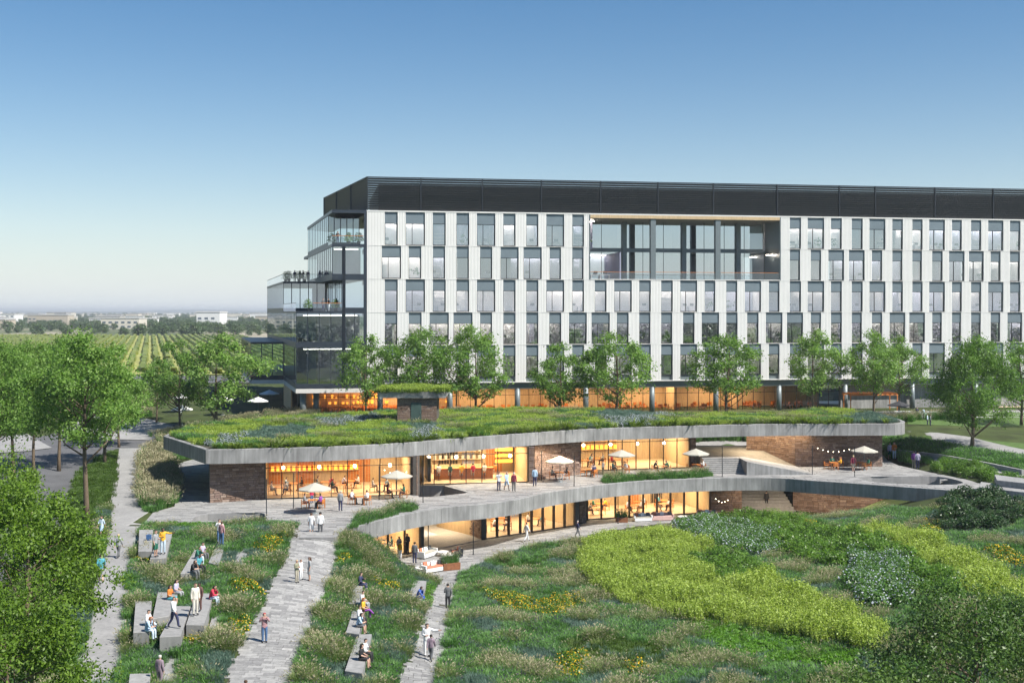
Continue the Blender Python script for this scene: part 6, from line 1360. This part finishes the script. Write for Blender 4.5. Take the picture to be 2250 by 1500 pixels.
for q in ((1955,1013,42,'stand',20,'laven','green','person in pale top and green shorts by the right wall corner'), (1965,1012,40,'talk',-20,'orange','pale','person in an orange top by the right wall corner'), (2008,1030,43,'stand',150,'purple','khaki','woman in a mauve top on the right end of the deck'), (2016,1031,40,'stand',170,'laven','navy','man in a lavender jacket on the right end of the deck')): S(*q, leg='shorts' if q[6] == 'green' else 'trousers')
S(1684,1116,38,'stand',170,'black','black','person in black on the lower steps', z=ZC + .3)
S(1752,1118,27,'stand',160,'lblue','jeans','child in blue by the lower stone wall', z=ZC)
for k, (a, b_, l) in enumerate(((2015,918,'leftmost'), (2029,920,'second'), (2038,934,'seated third'), (2044,936,'rightmost'))): S(a, b_, 22, 'stand', 30 * k, ('navy', 'lblue', 'pale', 'grey')[k], 'navy', l + ' of the far guests on the lawn under the right trees')
for q in ((423,1257,2,'lean',62,'black','dgrey','woman in black sitting at the near corner of the four person bench'), (437,1246,2,'chat',62,'teal','black','person in a teal top second from the near end of the four person bench'), (433,1226,2,'lean',62,'green','pale','man in a dark green jacket third on the four person bench'), (444,1218,2,'chat',62,'laven','dgrey','man in a lavender shirt at the far end of the four person bench'),
 (372,1316,5,'chat',75,'orange','teal','woman in orange top and turquoise skirt on the bench'), (386,1303,5,'sit',75,'laven','grey','person in lavender beside the woman in orange'), (464,1315,7,'lean',75,'red','pale','woman in a red jacket leaning forward on the bench edge'),
 (324,1373,4,'chat',75,'white','pale','man in a white shirt sitting on the left bench corner'), (323,1386,4,'lean',75,'lblue','pale','ginger haired woman in light blue on the left bench corner'),
 (791,1285,9,'chat',78,'navy','navy','man in a navy jacket sitting at the far end of the strip bench'), (795,1327,10,'sit',78,'white','grey','person in a white top behind the yellow top'), (797,1343,10,'cross',78,'yellow','purple','red haired woman in yellow top and purple trousers'), (788,1361,10,'chat',78,'white','black','man in white T-shirt and black trousers on the strip bench'), (786,1376,10,'lean',78,'lblue','dgrey','woman in light blue top and dark skirt on the strip bench'),
 (800,1437,11,'chat',78,'white','black','man in a white shirt on the long bench'), (793,1449,11,'sit',78,'black','black','woman in a black dress with long dark hair on the long bench'), (918,1313,12,'lean',78,'blue','blue','man in a blue suit sitting alone on the bench by the lower path')):
    kw = {}
    l = q[7]
    if 'woman' in l: kw = dict(long=True, kind='tee', leg='skirt' if ('skirt' in l or 'dress' in l) else 'trousers')
    if 'ginger' in l or 'red haired' in l: kw['hair'] = 'g'
    if 'teal' in l or 'blue suit' in l: kw['skin'] = 2
    if 'jacket' in l or 'suit' in l: kw['kind'] = 'jacket'
    seated(*q, **kw)
bp = MB(); c = G(327, 1186, BENCH[0]['top']); bp.box(-.17, .17, -.11, .11, 0, .40); bp.box(-.13, .13, -.16, -.112, .05, .24); bp.tube([(-.05, 0, .40), (0, 0, .47), (.05, 0, .40)], .012, 6)
o = bp.build('backpack', solid((.04, .11, .25))); o.location = c; tag(o, 'blue backpack lying on the wide bench block', 'backpack')
# terraces of the office building
for k, (s, t, z, dg, sys_, l) in enumerate(((-3.7, 1.0, Z6, 30, sv, 'person leaning at the top loggia rail'), (-7.4, 24, Z5, 10, sv, 'leftmost guest on the roof terrace of the glass boxes'), (-6.6, 24.5, Z5, 60, sv, 'second guest from the left on the roof terrace'), (-6.2, 23.5, Z5, -60, sv, 'third guest from the left on the roof terrace'), (-5.4, 24, Z5, 20, sv, 'rightmost guest on the roof terrace of the glass boxes'), (-5.6, 1.2, Z4, 60, sv, 'leftmost guest behind the timber rail of the middle terrace'), (-4.9, 1.0, Z4, -50, sv, 'white trousered guest on the middle terrace'), (-3.8, 1.6, Z4, 170, sv, 'rightmost dark guest on the middle terrace'))):
    p = sys_(s, t, z + .12); person(p, dg, ('hold', 'stand', 'talk')[k % 3], ('black', 'navy', 'dgrey')[k % 3], 'white' if 'white' in l else 'navy', l)
# ------------------------------------------------------------------ furniture
def chair_proto():
    r = empty('chair', (0, 0, -50)); a = MB(); a.box(-.23, .23, -.22, .23, .42, .46); a.build('seat', M['orange'], r)
    a = MB(); a.box(-.22, .22, .21, .245, .56, .84); a.build('backrest', M['orange'], r)
    for x in (-.2, .2):
        for y, t in ((-.2, .42), (.22, .80)): a = MB(); a.tube([(x * 1.08, y * 1.1, 0), (x, y, t)], [.016, .02], 6); a.build('leg', M['orange'], r)
        a = MB(); a.box(x - .025 + (.02 if x > 0 else -.02), x + .025 + (.02 if x > 0 else -.02), -.2, .21, .62, .645); a.tube([(x, -.19, .46), (x, -.19, .62)], .015, 5); a.build('armrest', M['orange'], r)
    return r
def table_proto():
    r = empty('table', (0, 0, -50)); a = MB(); a.box(-.42, .42, -.42, .42, .71, .75); a.build('table_top', M['orange'], r)
    for x in (-.36, .36):
        for y in (-.36, .36): a = MB(); a.tube([(x * 1.08, y * 1.08, 0), (x, y, .71)], [.02, .026], 6); a.build('leg', M['orange'], r)
    return r
def umb_proto(m):
    r = empty('umbrella', (0, 0, -50)); a = MB(); n = 8; R_ = 1.45
    ring = [(R_ * math.cos(2 * math.pi * (k + .5) / n), R_ * math.sin(2 * math.pi * (k + .5) / n)) for k in range(n)]
    a.add([(0, 0, 2.62)] + [(x, y, 2.08) for x, y in ring] + [(x, y, 1.98) for x, y in ring] + [(0, 0, 2.56)], [(0, 1 + k, 1 + (k + 1) % n) for k in range(n)] + [(1 + k, 9 + k, 9 + (k + 1) % n, 1 + (k + 1) % n) for k in range(n)] + [(17, 1 + (k + 1) % n, 1 + k) for k in range(n)])
    a.build('canopy', m, r); a = MB(); a.tube([(0, 0, 0), (0, 0, 2.66)], .028, 8); a.build('pole', M['steel'], r)
    for x, y in ring: a = MB(); a.tube([(0, 0, 2.5), (x * .98, y * .98, 2.06)], .012, 4); a.build('rib', M['steel'], r)
    a = MB(); a.tube([(0, 0, .01), (0, 0, .07)], [.3, .27], 14); a.build('base', M['steel'], r); return r
PC, PT, PU, PW, PB = chair_proto(), table_proto(), umb_proto(M['canvas']), umb_proto(M['wcanvas']), umb_proto(M['bcanvas']); used = set()
def place(pr, loc, rz, label, cat, group, s=1.0):
    o = pr if id(pr) not in used else copy_tree(pr); used.add(id(pr)); o.location = loc; o.rotation_euler = (0, 0, rz); o.scale = (s,) * 3; return tag(o, label, cat, group)
def table_set(px, py, z, where, seats, rot=0.0, group='tables and chairs of the cafe'):
    c = G(px, py, z); c.z = z + .036; place(PT, c, rot, 'orange wooden table ' + where, 'table', 'cafe tables')
    for k, st_ in enumerate(seats):
        ang_, who = st_[0], st_[1]; a = math.radians(ang_); p = c + Vector((math.cos(a), math.sin(a), 0)) * .78; rz = a - math.pi / 2
        side = ('right of', 'behind right of', 'behind', 'behind left of', 'left of', 'front left of', 'in front of', 'front right of')[int(((ang_ + 12) % 360) // 45 if ang_ % 360 not in (340, 345, 355, 350) else 0)] if ang_ not in (20, 30) else 'behind right of'
        place(PC, p, rz, 'orange armchair %s the table %s' % (side, where), 'chair', 'cafe chairs')
        if who: person(p + Vector((0, 0, .01)), math.degrees(rz), who[0], who[1], who[2], who[3], **(who[4] if len(who) > 4 else {}))
LH = dict(long=True)
table_set(688,1117,0,'under the left deck umbrella', [(195,('chat','grey','navy','man in blue grey seated left under the left umbrella')), (-20,('sit','purple','black','man in purple seated right under the left umbrella',dict(skin=2))), (20,None)], .2)
table_set(790,1109,0,'between the left umbrellas', [(165,('chat','white','dgrey','man in white seated left between the left umbrellas')), (-15,('chat','white','dgrey','man in a white shirt with back turned between the left umbrellas'))], .1)
table_set(870,1095,0,'under the second deck umbrella', [(185,('sit','maroon','black','woman in dark red under the second umbrella',LH)), (-5,('chat','green','navy','man in dark green under the second umbrella',dict(skin=2)))], .0)
table_set(1229,1054,0,'before the brick recess', [(180,('chat','grey','dgrey','man in grey seated before the brick recess')), (0,('chat','black','white','woman with long black hair before the brick recess',LH)), (30,None)], .1)
table_set(1297,1047,0,'at the corner of the third glazing', [(175,None), (-60,('sit','navy','black','man in a purple blue shirt at the corner of the third glazing')), (60,('sit','white','khaki','person in white behind the purple blue shirt'))], .0)
table_set(1362,1040,0,'under the umbrella before the third glazing', [(180,('chat','teal','dgrey','person in teal behind the deck grasses')), (0,('lean','white','khaki','person in white behind the deck grasses')), (30,None)], .2)
table_set(1453,1038,0,'before the timber lined glazing', [(185,('lean','black','black','man in black before the timber lined glazing')), (-5,('lean','green','black','man in green before the timber lined glazing')), (60,None)], .1)
table_set(1530,1036,0,'under the umbrella by the passage', [(180,None), (0,('chat','white','maroon','person in white and red by the passage',dict(hair='b')))], .1)
table_set(1832,1031,0,'left before the right stone wall', [(180,None), (90,('chat','green','dgrey','person in green before the right stone wall')), (0,('chat','yellow','dgrey','woman in yellow before the right stone wall',dict(long=True, hair='g'))), (-90,None)], .1)
table_set(1893,1031,0,'under the umbrella at the right stone wall', [(180,None), (0,('cross','green','black','woman in green under the right umbrella')), (-90,None)], .1)
UM = 'beige umbrella '
for px, py, l in ((692,1128,'over the leftmost deck table'), (872,1096,'by the second glazed bay of the deck'), (1230,1059,'before the brick recess'), (1366,1043,'before the third glazing'), (1529,1040,'beside the open passage'), (1899,1033,'before the right stone wall')): place(PU, G(px, py, 0) + Vector((0, 0, .036)), R.uniform(0, .7), UM + l, 'umbrella', 'beige cafe umbrellas')
for px, d, l in ((567,158,'right of the tree trunk by the glass boxes'), (490,160,'behind the tree trunk by the roof corner'), (400,154,'front one left of the tree trunk'), (396,165,'rear one left of the tree trunk')): x = (px - CX) * d / F; place(PW, (x, d, H1(x, d)), .2, 'white umbrella ' + l, 'umbrella', 'white terrace umbrellas')
place(PW, (C0.x - 16, 172, 3.2), .4, 'white umbrella in the shade under the glass boxes', 'umbrella', 'white terrace umbrellas')
p = hit(1975, 925); place(PB, p, .3, 'black umbrella beside the far right lawn', 'umbrella', None)
# indoor tables and guests seen through the glazing
TOPS = ['white', 'white', 'lblue', 'black', 'white', 'teal', 'grey', 'red', 'green', 'yellow', 'laven']; gi_ = 0
def inside(fr, l, spots, z, place_):
    global gi_
    for k, (fx, y) in enumerate(spots):
        c = fr(l * fx, y, 0); q = PX(c.x, c.y, z); nth = ('first', 'second', 'third', 'fourth', 'fifth', 'sixth', 'seventh', 'eighth')[k]; w = '%s from left in the %s' % (nth, place_)
        ss = []
        for a in (190, 5): 
            t = TOPS[gi_ % len(TOPS)]; gi_ += 1
            who = None if gi_ % 5 == 0 else (('chat', 'sit', 'lean')[gi_ % 3], t, ('black', 'khaki', 'navy')[gi_ % 3], 'guest in %s, %s' % ({'lblue': 'light blue', 'laven': 'lavender'}.get(t, t), ('left of the table ' if a > 90 else 'right of the table ') + w)); ss.append((a, who))
        table_set(q[0], q[1], z, w, ss, rr.uniform(-.2, .2))
inside(fr1, l1, ((.10, 2.2), (.20, 4.6), (.30, 2.4), (.42, 4.8), (.52, 2.6), (.60, 5.2), (.80, 2.6)), 0, 'left glazed room')
inside(fr3, l3, ((.12, 3.2), (.26, 4.6), (.42, 3.0)), 0, 'third glazed room')
inside(fr4_, l4, ((.10, 3), (.34, 2.6), (.50, 5), (.72, 2.6)), ZC, 'left lower room')
inside(fr5, l5, ((.14, 2.6), (.24, 5), (.46, 2.8), (.55, 5), (.70, 2.8), (.78, 5)), ZC, 'right lower room')
inside(fr0, l0, ((.45, 2.2),), ZC, 'lowest corner room')
for k in range(6): c = fr2(2.4 + k * l2 * .105, 2.9, 0); person(c + Vector((0, 0, .35)), 180 + math.degrees(ang), 'sit', ('white', 'green', 'yellow', 'red', 'white', 'orange')[k], 'khaki', '%s guest from the left sitting at the bar counter' % ('first', 'second', 'third', 'fourth', 'fifth', 'last')[k])
for k in range(6):
    c = fr2(2.4 + k * l2 * .105, 2.9, 0); r = empty('bar_stool', c, 0, 'tall bar stool under the %s bar guest from the left' % ('first', 'second', 'third', 'fourth', 'fifth', 'last')[k], 'stool', 'bar stools')
    a = MB(); a.tube([(0, 0, .72), (0, 0, .77)], .19, 12); a.build('seat', M['orange'], r); a = MB(); a.tube([(0, 0, .03), (0, 0, .72)], .025, 6); a.tube([(0, 0, .0), (0, 0, .03)], .2, 12); a.build('stem', M['dark'], r)
# light poles and strings of bulbs
POLE = []
for px, py, z, l in ((585.5,1133,0,'left of the paved path head'), (645,1117,0,'left of the left umbrella'), (833,1098,0,'before the second umbrella'), (929.5,1104,0,'beside the dark stair opening'), (1190,1057,0,'before the brick recess'), (1261.5,1068,0,'at the deck edge before the third glazing'), (1587,1047,0,'before the open passage'), (1785,1043,0,'at the tip of the ramp wall'), (1878,1047,0,'at the right deck tables'), (1040,1218,ZC,'in the lower court by the armchairs'), (941,1213,ZC,'inside the lower passage'), (1358,1150,ZC,'in the lower court before the right glazing'), (1604,1126,ZC,'beside the lower steps')):
    p = G(px, py, z); r = empty('light_pole', p, 0, 'thin dark light pole ' + l, 'light pole', 'thin light poles'); h = 3.1 if z == 0 else 2.9
    a = MB(); a.tube([(0, 0, 0), (0, 0, h)], .04, 6); a.build('post', M['dark'], r); a = MB(); a.tube([(0, 0, 0.0), (0, 0, .05)], .10, 8); a.build('base', M['dark'], r); POLE.append(p + Vector((0, 0, h)))
def bulbs(a, b, n, label):
    r = empty('string_lights', a, 0, label, 'string lights'); pts = []
    for k in range(n + 1): t = k / n; q = a.lerp(b, t); q.z -= math.sin(math.pi * t) * .55; pts.append(q - a)
    m = MB(); m.tube(pts, .008, 4); m.build('cable', M['dark'], r)
    for q in pts[1:-1]: m = MB(); m.ball(q - Vector((0, 0, .05)), .034, 0, 8, 5); m.build('bulb', M['bulb'], r)
bulbs(POLE[7], POLE[8], 8, 'string of light bulbs hanging before the right stone wall')
bulbs(G(1566, 1088, -1.5), G(1606, 1092, -1.5) + Vector((0, 0, .0)), 6, 'string of light bulbs under the deck by the lower steps')
bulbs(POLE[2], G(905, 1030, 2.6), 6, 'string of light bulbs before the second umbrella')
# lounge furniture in the lower court
def sofa(px, py, deg, w, m1, m2, label, z=ZC + .04):
    r = empty('sofa', G(px, py, z), math.radians(deg), label, 'sofa', 'court lounge seats'); e = w / 2
    a = MB(); a.box(-e, e, -.42, .42, .06, .36); a.build('frame', M[m1], r); a = MB(); a.box(-e + .14, e - .14, -.40, .26, .363, .48); a.build('seat_cushion', M[m2], r)
    a = MB(); a.box(-e, e, .26, .44, .363, .74); a.build('backrest', M[m1], r)
    for s in (-1, 1): a = MB(); a.box(s * e - .07, s * e + .07, -.42, .255, .363, .60); a.build('armrest', M[m1], r)
    for k in range(3): a = MB(); x = -e + .3 + k * (w - .6) / 2; a.hexa([(x - .19, .08, .483), (x + .19, .08, .483), (x + .19, .2, .483), (x - .19, .2, .483)], [(x - .19, .16, .83), (x + .19, .16, .83), (x + .19, .25, .83), (x - .19, .25, .83)]); a.build('cushion', (solid((.55, .18, .10)), M['white_paint'], solid(CLR['dgrey']))[k], r)
M['terra'] = mat('terracotta_cloth', (.55, .20, .12), .8, var=.1); M['pinkc'] = mat('blush_cloth', (.60, .40, .36), .8, var=.1)
sofa(938, 1222, 62, 2.1, 'white_paint', 'canvas', 'white sofa with striped cushions beside the man in grey'); sofa(953, 1254, 40, 2.1, 'white_paint', 'terra', 'white and terracotta corner sofa nearest the lower path')
sofa(1004, 1222, -70, .9, 'dark', 'terra', 'dark armchair with terracotta seat facing the coffee table')
sofa(1412, 1144, 8, 1.8, 'white_paint', 'canvas', 'white sofa left in the court before the right glazing'); sofa(1455, 1142, 5, 2.2, 'pinkc', 'pinkc', 'blush sofa with cushions in the court behind the white flowers'); sofa(1553, 1137, -10, 2.0, 'pinkc', 'white_paint', 'blush sofa at the right end of the court')
for px, py, l in ((973, 1220, 'in the middle of the lounge seats'), (984, 1226, 'before the dark armchair'), (925, 1256, 'left of the terracotta sofa'), (1500, 1141, 'between the two blush sofas')):
    r = empty('coffee_table', G(px, py, ZC + .04), 0, 'low white coffee table ' + l, 'coffee table', 'low white tables'); a = MB(); a.tube([(0, 0, .32), (0, 0, .37)], .52, 20); a.build('table_top', M['white_paint'], r); a = MB(); a.tube([(0, 0, 0), (0, 0, .32)], [.2, .07], 12); a.build('stem', M['white_paint'], r)
r = empty('planter', G(990, 1250, ZC + .04), math.radians(25), 'rusty steel planter box with tall grasses beside the sofa', 'planter'); a = MB(); a.box(-.75, .75, -.35, .35, 0, .55); a.build('box', M['corten'], r)
for k in range(5): link('grass_tuft', PR['tall_grass'][0].data, r, (-.55 + k * .27, 0, .53), k, (.7, .7, .8))
r = empty('planter', G(1366, 1146, ZC + .04), 0, 'rusty planter with grasses at the left of the right court', 'planter'); a = MB(); a.box(-.6, .6, -.35, .35, 0, .5); a.build('box', M['corten'], r)
for k in range(4): link('grass_tuft', PR['tall_grass'][0].data, r, (-.45 + k * .3, 0, .48), k, (.7, .7, .8))
# plants on the terraces
for k, (s, t, z, l) in enumerate(((-.9, 1.2, Z6, 'right end of the top loggia'), (-4.2, 6.5 - 3, Z6, 'left corner of the top loggia'), (-8.3, 23.6, Z5, 'left part of the roof terrace'), (-5.8, 25.2, Z5, 'middle of the roof terrace'), (-7.5, 2.0, Z4, 'left part of the middle terrace'), (-8.6, 26, Z5, 'far left of the roof terrace'), (-6.9, 22.6, Z5, 'front of the roof terrace'), (-4.0, 1.0, Z4, 'right part of the middle terrace'), (-2.2, 1.6, Z6, 'middle of the top loggia'))):
    r = empty('potted_plant', sv(s, t, z + .12), k, 'bushy green potted plant at the ' + l, 'plant', 'terrace plants'); a = MB(); a.tube([(0, 0, 0), (0, 0, .45)], [.2, .27], 12); a.build('pot', M['dark'], r)
    link('foliage', PR['green_shrubs'][0].data, r, (0, 0, .45), 0, (.9, .9, 1.1))
# timber pergola slats by the grey wall at the right end of the offices
r = empty('pergola', st(s_of(1850), -1.5, 3.2), ang, 'low timber slatted pergola before the grey wall under the right trees', 'pergola')
for k in range(10): a = MB(); a.box(k * .75, k * .75 + .1, -1.6, 1.4, 2.35, 2.55); a.build('slat', M['orange'], r)
for y in (-1.2, 1.0): a = MB(); a.box(-.2, 7.4, y, y + .12, 2.2, 2.349); a.build('beam', M['orange'], r)
for x in (0, 7.0):
    for y in (-1.2, 1.0): a = MB(); a.box(x, x + .11, y, y + .11, -.1, 2.199); a.build('post', M['orange'], r)
